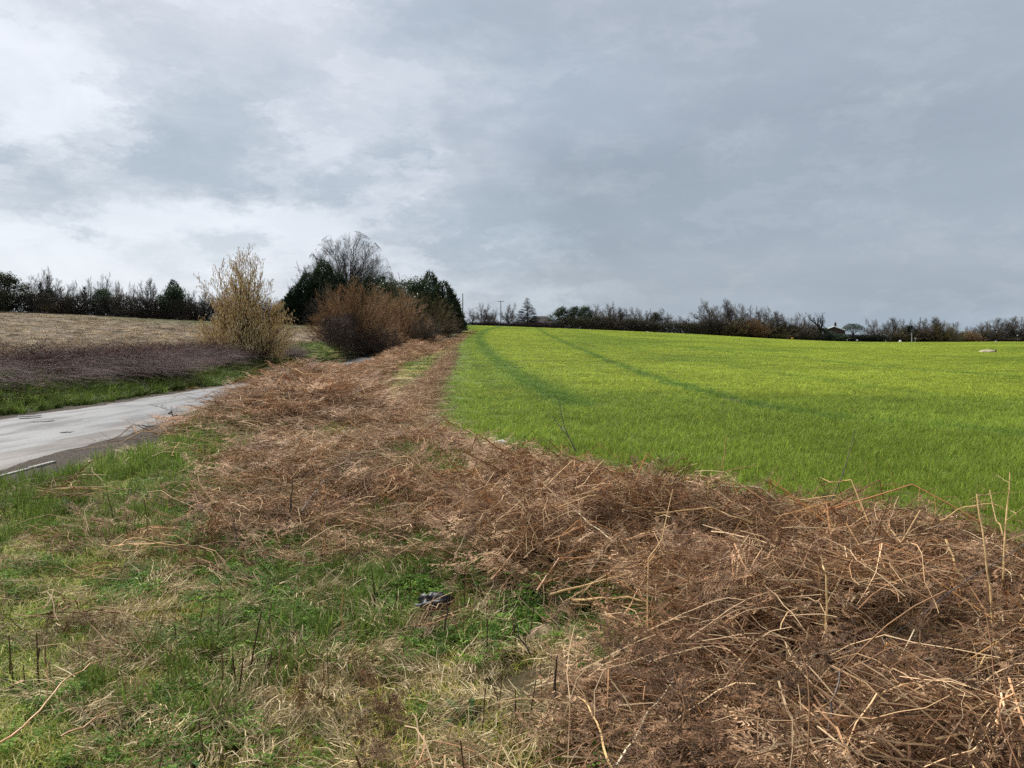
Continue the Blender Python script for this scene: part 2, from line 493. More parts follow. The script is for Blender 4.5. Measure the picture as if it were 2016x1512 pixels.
def plain(name, col, rough=.6, bump=0., scale=20., vary=.25, spec=.3, metallic=0.):
    m, n, l = mat_base(name)
    g = N_(n, 'ShaderNodeNewGeometry').outputs['Position']
    f = noise_node(n, l, g, scale, 5)
    c = mixrgb(n, l, ramp(n, l, f, .3, .7), [x * (1 - vary) for x in col], [min(x * (1 + vary), .95) for x in col])
    p = N_(n, 'ShaderNodeBsdfPrincipled', i_Roughness=rough, i_Metallic=metallic); l.new(c, p.inputs['Base Color'])
    p.inputs['Specular IOR Level'].default_value = spec
    if bump:
        b = N_(n, 'ShaderNodeBump', i_Strength=bump, i_Distance=.02); l.new(f, b.inputs['Height']); l.new(b.outputs[0], p.inputs['Normal'])
    o = N_(n, 'ShaderNodeOutputMaterial'); l.new(p.outputs[0], o.inputs[0])
    return m
# ------------------------------------------------------------------ ground sheets
NA, NR = 460, 430
aa = np.linspace(-1.7, 1.7, NA)
rows = -8 + np.concatenate([[0], np.geomspace(4, 1300, NR - 1)]) * 1.0 - 0
rows = np.concatenate([np.linspace(-8, -4.2, 4), -8 + np.geomspace(4, 1308, NR - 4)])
GY = np.repeat(rows[:, None], NA, 1)
GX = aa[None] * (np.maximum(GY, -4) + 11)
GZ = terrain(GX, GY)
V = np.stack([GX, GY, GZ], -1).reshape(-1, 3)
ii = np.arange(NR - 0 if len(rows) == NR else len(rows))[:-1, None]; jj = np.arange(NA - 1)[None]
Qd = np.stack([ii * NA + jj, ii * NA + jj + 1, (ii + 1) * NA + jj + 1, (ii + 1) * NA + jj], -1).reshape(-1, 4)
cx, cy = V[Qd].mean(1)[:, 0], V[Qd].mean(1)[:, 1]

# snap one column of the sheet onto the crop edge
for i_ in range(len(rows)):
    if GY[i_, 0] > 14:
        e_ = float(crop_edge(GY[i_, 0])); j_ = int(np.argmin(abs(GX[i_] - e_))); GX[i_, j_] = e_
GZ = terrain(GX, GY); V = np.stack([GX, GY, GZ], -1).reshape(-1, 3); cx, cy = V[Qd].mean(1)[:, 0], V[Qd].mean(1)[:, 1]

def crop_far(x, y):   # distance of the far edge of the crop by azimuth
    return np.interp(1008 + F * x / np.maximum(y, 20), [850, 905, 1100, 1300, 1650, 2016, 2600], [284, 284, 276, 268, 264, 282, 300])
LEFT_FAR = 192.0
in_crop = (cx > crop_edge(cy)) & (cy < crop_far(cx, cy)) & (cy > -6)
in_stub = (cx < road_left(cy) - np.interp(cy, [0, 50, 60, 80, 200], [4.5, 4.5, 3.0, 3.0, 2.5])) & (cy < LEFT_FAR) & (cy > 4)

def sub_sheet(name, mask, mat, attrs=None):
    q = Qd[mask]; used, inv = np.unique(q, return_inverse=True)
    v = V[used]
    at_ = {k: f(v) for k, f in (attrs or {}).items()}
    me = new_mesh(name, v, [inv.reshape(-1, 4)], mat, None, True, at_)
    return tag(link(bpy.data.objects.new(name, me)), kind='structure')

def polydist(x, y, pts):
    d = np.full(x.shape, 1e9)
    for (x0, y0), (x1, y1) in zip(pts[:-1], pts[1:]):
        dx, dy = x1 - x0, y1 - y0
        t = np.clip(((x - x0) * dx + (y - y0) * dy) / (dx * dx + dy * dy), 0, 1)
        d = np.minimum(d, np.hypot(x - x0 - t * dx, y - y0 - t * dy))
    return d

# tractor lines and strips of darker crop, followed on the ground
TRACKS = [([(1135, 800), (1085, 775), (1030, 745), (985, 715), (955, 690), (940, 665), (955, 650), (985, 643)], 1.1, .95),
          ([(985, 770), (960, 745), (925, 700), (922, 668), (940, 650)], 0.8, .6),
          ([(2200, 875), (2016, 860), (1850, 842), (1660, 826), (1480, 796), (1330, 757), (1230, 722), (1150, 690), (1080, 660), (1030, 644)], 0.55, 1.0),
          ([(2200, 820), (1900, 790), (1600, 745), (1400, 712), (1250, 690), (1130, 664), (1060, 644)], 0.5, .45),
          ([(2200, 760), (1900, 735), (1600, 708), (1400, 690), (1200, 664), (1110, 648)], 0.6, .75),
          ([(1120, 655), (1250, 667), (1400, 676), (1560, 686), (1640, 686)], 2.5, .45),
          ([(1700, 676), (1850, 677), (2016, 678)], 3.0, .3), ([(1870, 689), (1960, 691), (2016, 693)], 1.5, .6)]
TR = [([hit(px, py)[:2] for px, py in pts], w, k) for pts, w, k in TRACKS]

def crop_dark(x, y):
    s = np.zeros(np.shape(x))
    wob = (fbm(x * .9, y * .9, 71, 3) - .5) * .7
    for pts, w, k in TR:
        s = np.maximum(s, k * np.exp(-((polydist(x, y, pts) + wob * w) / w) ** 2))
    # thinner, greener crop along the path; dull near headland with edge shadow painted in
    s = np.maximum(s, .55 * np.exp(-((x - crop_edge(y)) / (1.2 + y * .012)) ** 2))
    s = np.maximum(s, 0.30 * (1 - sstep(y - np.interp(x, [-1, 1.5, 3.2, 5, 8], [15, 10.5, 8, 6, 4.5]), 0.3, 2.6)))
    s = np.maximum(s, .42 * sstep(fbm(x * .05, y * .05, 33, 3), .5, .72))
    return np.clip(s, 0, 1)

def crop_mud(x, y):
    pts = TR[2][0]
    return np.exp(-(polydist(x, y, pts) / .16) ** 2) * sstep(fbm(x * .35, y * .35, 8, 2), .38, .5) * (1 - sstep(y, 25, 40))

def soil_material():
    m, n, l = mat_base('verge_ground')
    P = N_(n, 'ShaderNodeNewGeometry').outputs['Position']
    br = N_(n, 'ShaderNodeAttribute', attribute_name='bracken').outputs['Fac']
    f1 = noise_node(n, l, P, 3.0, 7, .65); f2 = noise_node(n, l, P, 28.0, 6, .7); f3 = noise_node(n, l, P, 0.5, 4)
    grass = mixrgb(n, l, ramp(n, l, f1, .35, .65), (.018, .026, .008), (.045, .054, .016))
    grass = mixrgb(n, l, ramp(n, l, f2, .5, .7), grass, (.055, .045, .025))
    litter = mixrgb(n, l, ramp(n, l, f2, .35, .65), (.028, .017, .010), (.130, .080, .045))
    litter = mixrgb(n, l, ramp(n, l, f3, .4, .7, 0, .4), litter, (.17, .115, .065))
    c = mixrgb(n, l, br, grass, litter)
    mud = N_(n, 'ShaderNodeAttribute', attribute_name='mud').outputs['Fac']
    c = mixrgb(n, l, mud, c, mixrgb(n, l, ramp(n, l, f2, .4, .62), (.038, .029, .023), (.095, .076, .060)))
    p = N_(n, 'ShaderNodeBsdfPrincipled', i_Roughness=.9); l.new(c, p.inputs['Base Color']); p.inputs['Specular IOR Level'].default_value = .1
    b = N_(n, 'ShaderNodeBump', i_Strength=.7, i_Distance=.05); l.new(f2, b.inputs['Height']); l.new(b.outputs[0], p.inputs['Normal'])
    l.new(p.outputs[0], N_(n, 'ShaderNodeOutputMaterial').inputs[0])
    return m

def crop_material():
    m, n, l = mat_base('winter_wheat')
    P = N_(n, 'ShaderNodeNewGeometry').outputs['Position']
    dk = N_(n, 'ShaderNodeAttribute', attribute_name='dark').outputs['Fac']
    mud = N_(n, 'ShaderNodeAttribute', attribute_name='mud').outputs['Fac']
    f1 = noise_node(n, l, P, .35, 6, .6); f2 = noise_node(n, l, P, 5.0, 6, .75); f3 = noise_node(n, l, P, 1.3, 5, .7)
    c = mixrgb(n, l, ramp(n, l, f1, .35, .65), (.120, .165, .018), (.165, .195, .022))
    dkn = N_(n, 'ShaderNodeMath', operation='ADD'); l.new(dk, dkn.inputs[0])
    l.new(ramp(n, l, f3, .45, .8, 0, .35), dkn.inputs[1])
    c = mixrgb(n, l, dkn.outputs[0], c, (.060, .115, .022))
    c = mixrgb(n, l, ramp(n, l, f2, .50, .72, 0, .55), c, (.045, .085, .014))
    c = mixrgb(n, l, ramp(n, l, f2, .25, .40, .5, 0), c, (.21, .24, .04))
    c = mixrgb(n, l, mud, c, (.075, .055, .035))
    p = N_(n, 'ShaderNodeBsdfPrincipled', i_Roughness=.8); l.new(c, p.inputs['Base Color']); p.inputs['Specular IOR Level'].default_value = .15
    b = N_(n, 'ShaderNodeBump', i_Strength=.6, i_Distance=.25); l.new(f2, b.inputs['Height']); l.new(b.outputs[0], p.inputs['Normal'])
    l.new(p.outputs[0], N_(n, 'ShaderNodeOutputMaterial').inputs[0])
    return m

def stubble_material():
    m, n, l = mat_base('stubble_soil')
    P = N_(n, 'ShaderNodeNewGeometry').outputs['Position']
    g = N_(n, 'ShaderNodeAttribute', attribute_name='green').outputs['Fac']
    mp = N_(n, 'ShaderNodeMapping'); l.new(P, mp.inputs[0]); mp.inputs['Rotation'].default_value = (0, 0, math.radians(8)); mp.inputs['Scale'].default_value = (.35, 1.0, 1)
    f1 = noise_node(n, l, mp.outputs[0], .25, 8, .75); f2 = noise_node(n, l, P, 2.2, 7, .8); f3 = noise_node(n, l, mp.outputs[0], 2.2, 4, .7)
    c = mixrgb(n, l, ramp(n, l, f1, .35, .65), (.120, .090, .060), (.185, .145, .100))
    c = mixrgb(n, l, ramp(n, l, f2, .50, .68, 0, .8), c, (.040, .027, .018))
    c = mixrgb(n, l, ramp(n, l, f3, .55, .72, 0, .5), c, (.18, .15, .10))
    gg = N_(n, 'ShaderNodeMath', operation='MULTIPLY'); l.new(g, gg.inputs[0]); l.new(ramp(n, l, f1, .35, .6, .35, 1), gg.inputs[1])
    c = mixrgb(n, l, gg.outputs[0], c, (.115, .125, .040))
    p = N_(n, 'ShaderNodeBsdfPrincipled', i_Roughness=.95); l.new(c, p.inputs['Base Color']); p.inputs['Specular IOR Level'].default_value = .1
    b = N_(n, 'ShaderNodeBump', i_Strength=.8, i_Distance=.2); l.new(f2, b.inputs['Height']); l.new(b.outputs[0], p.inputs['Normal'])
    l.new(p.outputs[0], N_(n, 'ShaderNodeOutputMaterial').inputs[0])
    return m

def bracken_amount(x, y):
    near = bracken_near(x, y)
    bank = sstep(x - road_right(y), 0.2, 1.2) * sstep(path_x(y) - strip_w(y) - x, -0.5, .5) * sstep(y, 14, 20)
    mixed = .5 * sstep(-bracken_in(x, y), -2.4, -.6) * sstep(path_x(y) - x, 0, .6)
    p = path_x(y) - x
    path = .6 * sstep(p, -.3, .1) * (1 - sstep(p, .6, 1.2)) * sstep(y, 14, 20)
    return np.clip(np.maximum(np.maximum(near, bank), np.maximum(mixed, path)), 0, 1)

def verge_mud(x, y):
    return np.maximum(np.exp(-((x - road_right(y) - .05) / .75) ** 4), np.exp(-((road_left(y) - x) / .55) ** 4))

M_soil = soil_material()
ground = sub_sheet('ground', ~(in_crop | in_stub), M_soil, {'bracken': lambda v: bracken_amount(v[:, 0], v[:, 1]), 'mud': lambda v: verge_mud(v[:, 0], v[:, 1])})
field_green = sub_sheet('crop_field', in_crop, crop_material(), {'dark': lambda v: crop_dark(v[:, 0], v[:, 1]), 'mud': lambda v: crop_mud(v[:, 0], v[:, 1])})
def green_far(v):
    return np.clip(sstep(v[:, 1], 140, 188) * sstep(v[:, 0], -115, -70) * .9 + sstep(v[:, 1], 150, 180) * .15, 0, 1)
field_brown = sub_sheet('stubble_field', in_stub, stubble_material(), {'green': green_far})

# ------------------------------------------------------------------ lane
def road_material():
    m, n, l = mat_base('damp_asphalt')
    P = N_(n, 'ShaderNodeNewGeometry').outputs['Position']
    ac = N_(n, 'ShaderNodeAttribute', attribute_name='across').outputs['Fac']     # 0 left edge .. 1 right edge
    pa = N_(n, 'ShaderNodeAttribute', attribute_name='patch').outputs['Fac']
    f1 = noise_node(n, l, P, 32., 6, .8)
    mp = N_(n, 'ShaderNodeMapping'); l.new(P, mp.inputs[0]); mp.inputs['Scale'].default_value = (1.5, .22, 1); mp.inputs['Rotation'].default_value = (0, 0, math.radians(6))
    f2 = noise_node(n, l, mp.outputs[0], 1.4, 6, .62, .4); f3 = noise_node(n, l, P, 5., 5, .6)
    c = mixrgb(n, l, ramp(n, l, f2, .38, .62), (.022, .025, .029), (.058, .063, .071))
    c = mixrgb(n, l, ramp(n, l, f1, .35, .65, 0, .55), c, (.092, .097, .106))
    c = mixrgb(n, l, ramp(n, l, f1, .58, .72, 0, .5), c, (.022, .022, .024))
    c = mixrgb(n, l, pa, c, (.026, .027, .029))
    # muddy rims
    c = mixrgb(n, l, ramp(n, l, f3, .3, .7, .0, .12), c, (.10, .075, .05))
    e1 = ramp(n, l, ac, .76, .90); e2 = ramp(n, l, ac, .14, .03)
    mx = N_(n, 'ShaderNodeMath', operation='MAXIMUM'); l.new(e1, mx.inputs[0]); l.new(e2, mx.inputs[1])
    ad = N_(n, 'ShaderNodeMath', operation='MULTIPLY'); l.new(mx.outputs[0], ad.inputs[0]); l.new(ramp(n, l, f3, .25, .5, .45, 1), ad.inputs[1])
    c = mixrgb(n, l, ad.outputs[0], c, (.060, .047, .037))
    p = N_(n, 'ShaderNodeBsdfPrincipled'); l.new(c, p.inputs['Base Color'])
    l.new(ramp(n, l, f2, .35, .65, .70, .48), p.inputs['Roughness']); p.inputs['Specular IOR Level'].default_value = .22
    b = N_(n, 'ShaderNodeBump', i_Strength=.35, i_Distance=.01); l.new(f1, b.inputs['Height']); l.new(b.outputs[0], p.inputs['Normal'])
    l.new(p.outputs[0], N_(n, 'ShaderNodeOutputMaterial').inputs[0])
    return m

ry = np.concatenate([np.arange(-8, 30, .2), np.arange(30, 300, 1.0)])
K = 25
s = np.linspace(0, 1, K)[None]
jl = (fbm(ry * .9, ry * 0, 3, 4) - .5) * .5; jr = (fbm(ry * .8, ry * 0 + 5, 4, 4) - .5) * .6
xl, xr = (road_left(ry) + .05 + jl)[:, None], (road_right(ry) - .25 + jr)[:, None]
RX = xl + (xr - xl) * s; RY = ry[:, None] + 0 * RX
RZ = road_z(RY) + .045 * (1 - (2 * s - 1) ** 2) + .006 * (fbm(RX * 2, RY * 2, 9, 3) - .5)
def patch_fn(x, y):
    """old joints and repairs in the surface"""
    out = np.zeros(x.shape)
    for pts, w, k in (([(75, 815), (135, 845), (155, 850)], 0.08, .95), ([(50, 812), (120, 852)], .06, .8), ([(150, 850), (190, 838), (240, 832)], .04, -.0), ([(0, 858), (60, 852), (130, 853)], .05, .6)):
        g = [(at(px, py, 0)[0], 0) for px, py in pts]
        g = []
        for px, py in pts:
            y_ = (EYE - .1) * F / (py - HOR); g.append(((px - 1008) / F * y_, y_))
        out = np.maximum(out, k * np.exp(-(polydist(x, y, g) / w) ** 2))
    return out
RZ[:, 0] -= .035; RZ[:, -1] -= .035
rV = np.stack([RX, RY, RZ], -1).reshape(-1, 3)
ii = np.arange(len(ry) - 1)[:, None]; jj = np.arange(K - 1)[None]
rQ = np.stack([ii * K + jj, ii * K + jj + 1, (ii + 1) * K + jj + 1, (ii + 1) * K + jj], -1).reshape(-1, 4)
me = new_mesh('road', rV, [rQ], road_material(), None, True, {'across': np.repeat(s, len(ry), 0).ravel(), 'patch': patch_fn(rV[:, 0], rV[:, 1])})
road = tag(link(bpy.data.objects.new('road', me)), kind='structure')
# ------------------------------------------------------------------ trees
M_bark = veg_mat('grey_bark', trans=0, rough=.85, rnd=.2, spec=.1)
M_twig = veg_mat('bare_twigs', trans=0.1, rough=.8, rnd=.22, spec=.1)
M_leaf = veg_mat('dark_leaves', trans=.2, rough=.5, rnd=.15, spec=.3)
BARK = (.085, .075, .062)

def rounded(P, H, W, fork):
    """shoots that overrun the crown outline stop short of it"""
    c = np.array([0, 0, H * fork]); d = P - c
    q = np.sqrt((np.hypot(d[..., 0], d[..., 1]) / (W * .52)) ** 2 + (np.maximum(d[..., 2], 0) / (H * (1 - fork))) ** 2)
    return c + d * np.where(q > 1, (1 + (q - 1) * .15) / np.maximum(q, 1e-6), 1)[..., None]

def bare_parts(seed, H=10., W=9., limbs=13, fork=.26, twig_c=(.17, .148, .125), n=(8, 7, 6), tw=.014, r0=.026, wig=.07, even=0, L2=.27, lift=.035):
    """short trunk, limbs fanning out to a rounded crown, finer and finer twigs"""
    r = rng(seed); K = 5
    P = np.zeros((1, K, 3)); P[0, :, 2] = np.linspace(-.3, H * fork, K)
    P[0, 1:, :2] = np.cumsum(r.normal(size=(K - 1, 2)) * H * .006, 0)
    R = (H * r0 * np.linspace(1.25, .8, K))[None]
    g = Geo(); tubes(g, P, R, 7, BARK)
    k = np.arange(limbs); az_ = k * 2.4 + .5 * r.random(limbs); el = np.where(even, np.arcsin(np.clip(1 - .93 * (k + .5) / limbs, 0, 1)), np.radians(88 - 70 * ((k + .5) / limbs) ** .9 + 6 * r.normal(size=limbs)))
    d = np.stack([np.cos(az_) * np.cos(el), np.sin(az_) * np.cos(el), np.sin(el)], -1)
    top = H * (1 - fork) * 1.02
    ln = (.74 + .14 * r.random(limbs) * (1 - even) + .08 * even) / np.sqrt((np.cos(el) / (W * .52)) ** 2 + (np.sin(el) / top) ** 2)
    P1 = np.zeros((limbs, 8, 3)); P1[:, 0] = P[0, -1] - np.array([0, 0, 1]) * (H * fork * .35 * r.random(limbs) * np.cos(el))[:, None]
    for q in range(1, 8):
        d = norm(d + wig * r.normal(size=d.shape) + np.array([0, 0, lift])); P1[:, q] = P1[:, q - 1] + d * (ln / 7)[:, None]
    R1 = (H * r0 * .52 * (.7 + .5 * r.random(limbs)))[:, None] * np.linspace(1, .25, 8)
    tubes(g, P1, R1, 5, BARK)
    gt = Geo(); c = np.array(twig_c)
    P2, R2 = grow(P1, R1, n[0], .2, 1.0, 30, H * L2, 6, .05 * (1 - even), wig * 1.1, .6, r, .35, .45 - .4 * even)
    if even: P2 = rounded(P2, H, W, fork)
    tubes(gt, P2, np.maximum(R2, tw * 1.5), 3, c * .85)
    P3, R3 = grow(P2, R2, n[1], .15, 1.0, 32, H * .125, 4, .03, wig * 1.6, .6, r, .5)
    if even: P3 = rounded(P3, H, W, fork)
    tubes(gt, P3, np.maximum(R3, tw), 3, c)
    P4, R4 = grow(P3, R3, n[2], .1, 1.0, 34, H * .06, 3, .02, .15, .7, r, .6)
    if even: P4 = rounded(P4, H, W, fork)
    tubes(gt, P4, np.full_like(R4, tw * .8), 3, np.clip(c * (1 + .2 * r.normal(size=(len(P4), 1))), .01, 1))
    return g.mesh('trunk', M_bark), gt.mesh('crown', M_twig)

def stems_parts(seed, H=10., W=9., stems=70, n1=8, n2=9, col=(.17, .105, .060), tw=.016, catkin=None, cr=.05):
    """many-stemmed bush of upright rods"""
    r = rng(seed); K = 7
    a = r.random(stems) * 2 * np.pi; rad = np.sqrt(r.random(stems)) * W * .09
    P = np.zeros((stems, K, 3)); P[:, 0, 0] = np.cos(a) * rad; P[:, 0, 1] = np.sin(a) * rad; P[:, 0, 2] = -.2
    el = np.radians(88 - 80 * r.random(stems) ** 1.1)                # from upright to almost lying
    d = np.stack([np.cos(a) * np.cos(el), np.sin(a) * np.cos(el), np.sin(el)], -1)
    ln = (.80 + .26 * r.random(stems)) / np.sqrt((np.cos(el) / (W * .52)) ** 2 + (np.sin(el) / H) ** 2)
    for q in range(1, K):
        d = norm(d + .06 * r.normal(size=d.shape) + np.array([0, 0, .04])); P[:, q] = P[:, q - 1] + d * (ln / (K - 1))[:, None]
    R = (H * .0055 * (.6 + .7 * r.random(stems)))[:, None] * np.linspace(1.1, .3, K)
    g = Geo(); tubes(g, P, R, 4, (.075, .055, .042))
    gt = Geo(); c = np.array(col)
    P1, R1 = grow(P, R, n1, .05, 1., 30, H * .24, 5, .09, .10, .6, r, .4)
    tubes(gt, P1, np.maximum(R1, tw * 1.1), 3, np.clip(c * .8 * (1 + .2 * r.normal(size=(len(P1), 1))), .01, 1))
    P2, R2 = grow(P1, R1, n2, .12, 1., 30, H * .10, 3, .06, .16, .7, r, .6)
    tubes(gt, P2, np.full_like(R2, tw * .8), 3, np.clip(c * (1 + .25 * r.normal(size=(len(P2), 1))), .01, 1))
    if catkin:
        sel = r.random(len(P2)) < catkin
        for fr in (1, 2):
            b = P2[sel, fr] + r.normal(size=(sel.sum(), 3)) * .02
            m = len(b)
            L = .08 + .09 * r.random(m)
            Pc = np.stack([b, b - np.array([0, 0, 1.]) * (L * .5)[:, None] + r.normal(size=(m, 3)) * .008, b - np.array([0, 0, 1.]) * L[:, None] + r.normal(size=(m, 3)) * .014], 1)
            tubes(gt, Pc, np.stack([np.full(m, .011), np.full(m, .017), np.full(m, .007)], 1), 4,
                  pick(r, [(.75, .62, .28), (.66, .52, .22), (.82, .66, .42), (.55, .35, .18)], m, .15))
    return g.mesh('trunk', M_bark), gt.mesh('crown', M_twig)

def evergreen_parts(seed, H=10., W=8., lobes=34, per=260, cols=((.030, .050, .026), (.044, .068, .032), (.020, .032, .020)), leaf=.36, base=.08, trunk=.05):
    r = rng(seed); g = Geo()
    P = np.zeros((1, 6, 3)); P[0, :, 2] = np.linspace(-.3, H * .8, 6); P[0, 1:, :2] = r.normal(size=(5, 2)) * .08
    tubes(g, P, (H * .022 * np.linspace(1.2, .3, 6))[None], 6, BARK)
    P1, R1 = grow(P, (H * .022 * np.linspace(1.2, .3, 6))[None], 14, .2, 1, 50, W * .4, 5, .1, .1, .5, r)
    tubes(g, P1, R1, 4, BARK)
    gl = Geo()
    for k in range(lobes):
        ph = r.random() * 2 * np.pi; zc = base + (1 - base) * (k + .5) / lobes
        prof = (np.sin(np.pi * np.clip((zc - base) / (1 - base), 0, 1) ** .75) ** .6)
        rad = W * .5 * prof * (.35 + .6 * r.random())
        c = np.array([np.cos(ph) * rad, np.sin(ph) * rad, zc * H * .93])
        lr = W * (.13 + .10 * r.random()) * np.array([1, 1, .8])
        v = norm(r.normal(size=(per, 3))); rr = r.random((per, 1)) ** .35
        pos = c + v * rr * lr * (1 + .25 * r.normal(size=(per, 1)))
        leaflets(gl, pos, norm(v + .6 * r.normal(size=v.shape)), leaf * (.5 + .8 * r.random(per)), .6, pick(r, cols, per, .2), r)
    return g.mesh('trunk', M_bark), gl.mesh('crown', M_leaf)

def conifer_parts(seed, H=10., W=5., n=7500, cols=((.028, .048, .028), (.040, .062, .032), (.018, .032, .020)), tiers=0, spray=.55, base=.04, droop=.12):
    r = rng(seed); g = Geo()
    P = np.zeros((1, 6, 3)); P[0, :, 2] = np.linspace(-.3, H * .97, 6)
    tubes(g, P, (H * .018 * np.linspace(1.2, .12, 6))[None], 6, (.07, .055, .042))
    gl = Geo()
    if tiers:
        for k in range(tiers):
            f = base + (1 - base) * (k / tiers); z = f * H; rad = W * .5 * (1 - f) ** .85 * (.85 + .3 * r.random()) + .1
            nb = int(7 + 6 * (1 - f))
            a = r.random(nb) * 2 * np.pi
            st = np.stack([0 * a, 0 * a, np.full(nb, z)], -1)
            en = np.stack([np.cos(a) * rad, np.sin(a) * rad, z + rad * (.10 - droop) + 0 * a], -1) * np.array([1, 1, 1])
            Pb = st[:, None] + (en - st)[:, None] * np.linspace(0, 1, 4)[None, :, None]; Pb[:, 1:, 2] += np.array([.04, .05, .12]) * rad
            tubes(g, Pb, np.full((nb, 4), .05) * np.linspace(1, .2, 4), 3, (.06, .05, .04))
            m = int(60 * rad / (W * .5) + 14)
            t = r.random((nb, m)) ** .7; pos = Pb[:, :1] + (Pb[:, -1:] - Pb[:, :1]) * t[..., None]; pos[..., 2] += .10 * rad * t
            pos = pos.reshape(-1, 3); aa_ = np.repeat(a, m)
            sd_ = norm(np.stack([-np.sin(aa_), np.cos(aa_), 0 * aa_], -1) * r.choice([-1, 1], len(pos))[:, None] + .7 * np.stack([np.cos(aa_), np.sin(aa_), 0 * aa_], -1) + np.array([0, 0, -.15]) + .2 * r.normal(size=(len(pos), 3)))
            ribbons(gl, pos, sd_, spray * (.4 + .8 * r.random(len(pos))) * (.5 + .6 * (1 - f)), np.full(len(pos), spray * .22), np.full(len(pos), .12), 2, pick(r, cols, len(pos), .2))
    else:
        f = 1 - np.sqrt(r.random(n)); f = base + (1 - base) * f; a = r.random(n) * 2 * np.pi
        lump = 1 + .35 * (fbm(a * 2.2 + seed, f * 9, seed, 3) - .5) * 2
        rad = W * .5 * (1 - f) ** .62 * lump * (.55 + .45 * r.random(n) ** .4)
        pos = np.stack([np.cos(a) * rad, np.sin(a) * rad, f * H * .93], -1)
        d = norm(np.stack([np.cos(a), np.sin(a), 1.3 + 0 * a], -1) + .35 * r.normal(size=(n, 3)))
        ribbons(gl, pos, d, spray * (.6 + .9 * r.random(n)), spray * .42 * (.6 + .6 * r.random(n)), np.full(n, .1), 2, pick(r, cols, n, .2), twist=r.random(n) * 3)
    return g.mesh('trunk', M_bark), gl.mesh('crown', M_leaf)

def umbrella_parts(seed, H=10., W=11.):
    r = rng(seed); g = Geo()
    P = np.zeros((1, 6, 3)); P[0, :, 2] = np.linspace(-.3, H * .5, 6); P[0, 1:, 0] = np.linspace(0, .3, 5)
    R = (.32 * np.linspace(1.2, .8, 6))[None]; tubes(g, P, R, 6, (.09, .06, .045))
    P1, R1 = grow(P, R, 9, .6, 1, 45, H * .45, 5, .12, .08, .6, r); tubes(g, P1, R1, 4, (.09, .06, .045))
    gl = Geo(); n = 6500
    a = r.random(n) * 2 * np.pi; rr = np.sqrt(r.random(n)) * W * .5
    top = H * (.98 - .28 * (rr / (W * .5)) ** 2); lump = (fbm(np.cos(a) * rr * .5 + 9, np.sin(a) * rr * .5 + 4, 5, 3) - .5) * 1.8
    z = top + lump - r.random(n) ** 1.5 * H * .26
    leaflets(gl, np.stack([np.cos(a) * rr, np.sin(a) * rr, z], -1), norm(r.normal(size=(n, 3)) + (0, 0, 1)), .28 * (.6 + .8 * r.random(n)), .6, pick(r, [(.020, .045, .020), (.030, .060, .026)], n, .2), r)
    return g.mesh('trunk', M_bark), gl.mesh('crown', M_leaf)

def dead_oak_parts(seed, H=10.):
    r = rng(seed); g = Geo(); c = (.035, .028, .024)
    P = np.zeros((1, 6, 3)); P[0, :, 2] = np.linspace(-.3, H * .45, 6); P[0, 1:, :2] = np.cumsum(r.normal(size=(5, 2)) * .12, 0)
    R = (.48 * np.linspace(1.2, .85, 6))[None]; tubes(g, P, R, 6, c)
    P1, R1 = grow(P, R, 8, .45, 1, 42, H * .55, 7, .10, .22, .62, r, .35, .1); tubes(g, P1, R1, 5, c)
    gt = Geo()
    P2, R2 = grow(P1, R1, 4, .3, 1, 48, H * .22, 5, .05, .3, .6, r, .3); tubes(gt, P2, R2, 4, c)
    P3, R3 = grow(P2, R2, 4, .3, 1, 50, H * .09, 4, .0, .3, .6, r, .4); tubes(gt, P3, np.maximum(R3, .02), 3, c)
    P4, R4 = grow(P3, R3, 3, .3, 1, 50, H * .05, 3, .0, .3, .6, r, .4); tubes(gt, P4, np.maximum(R4, .014), 3, c)
    return g.mesh('trunk', M_bark), gt.mesh('crown', M_twig)

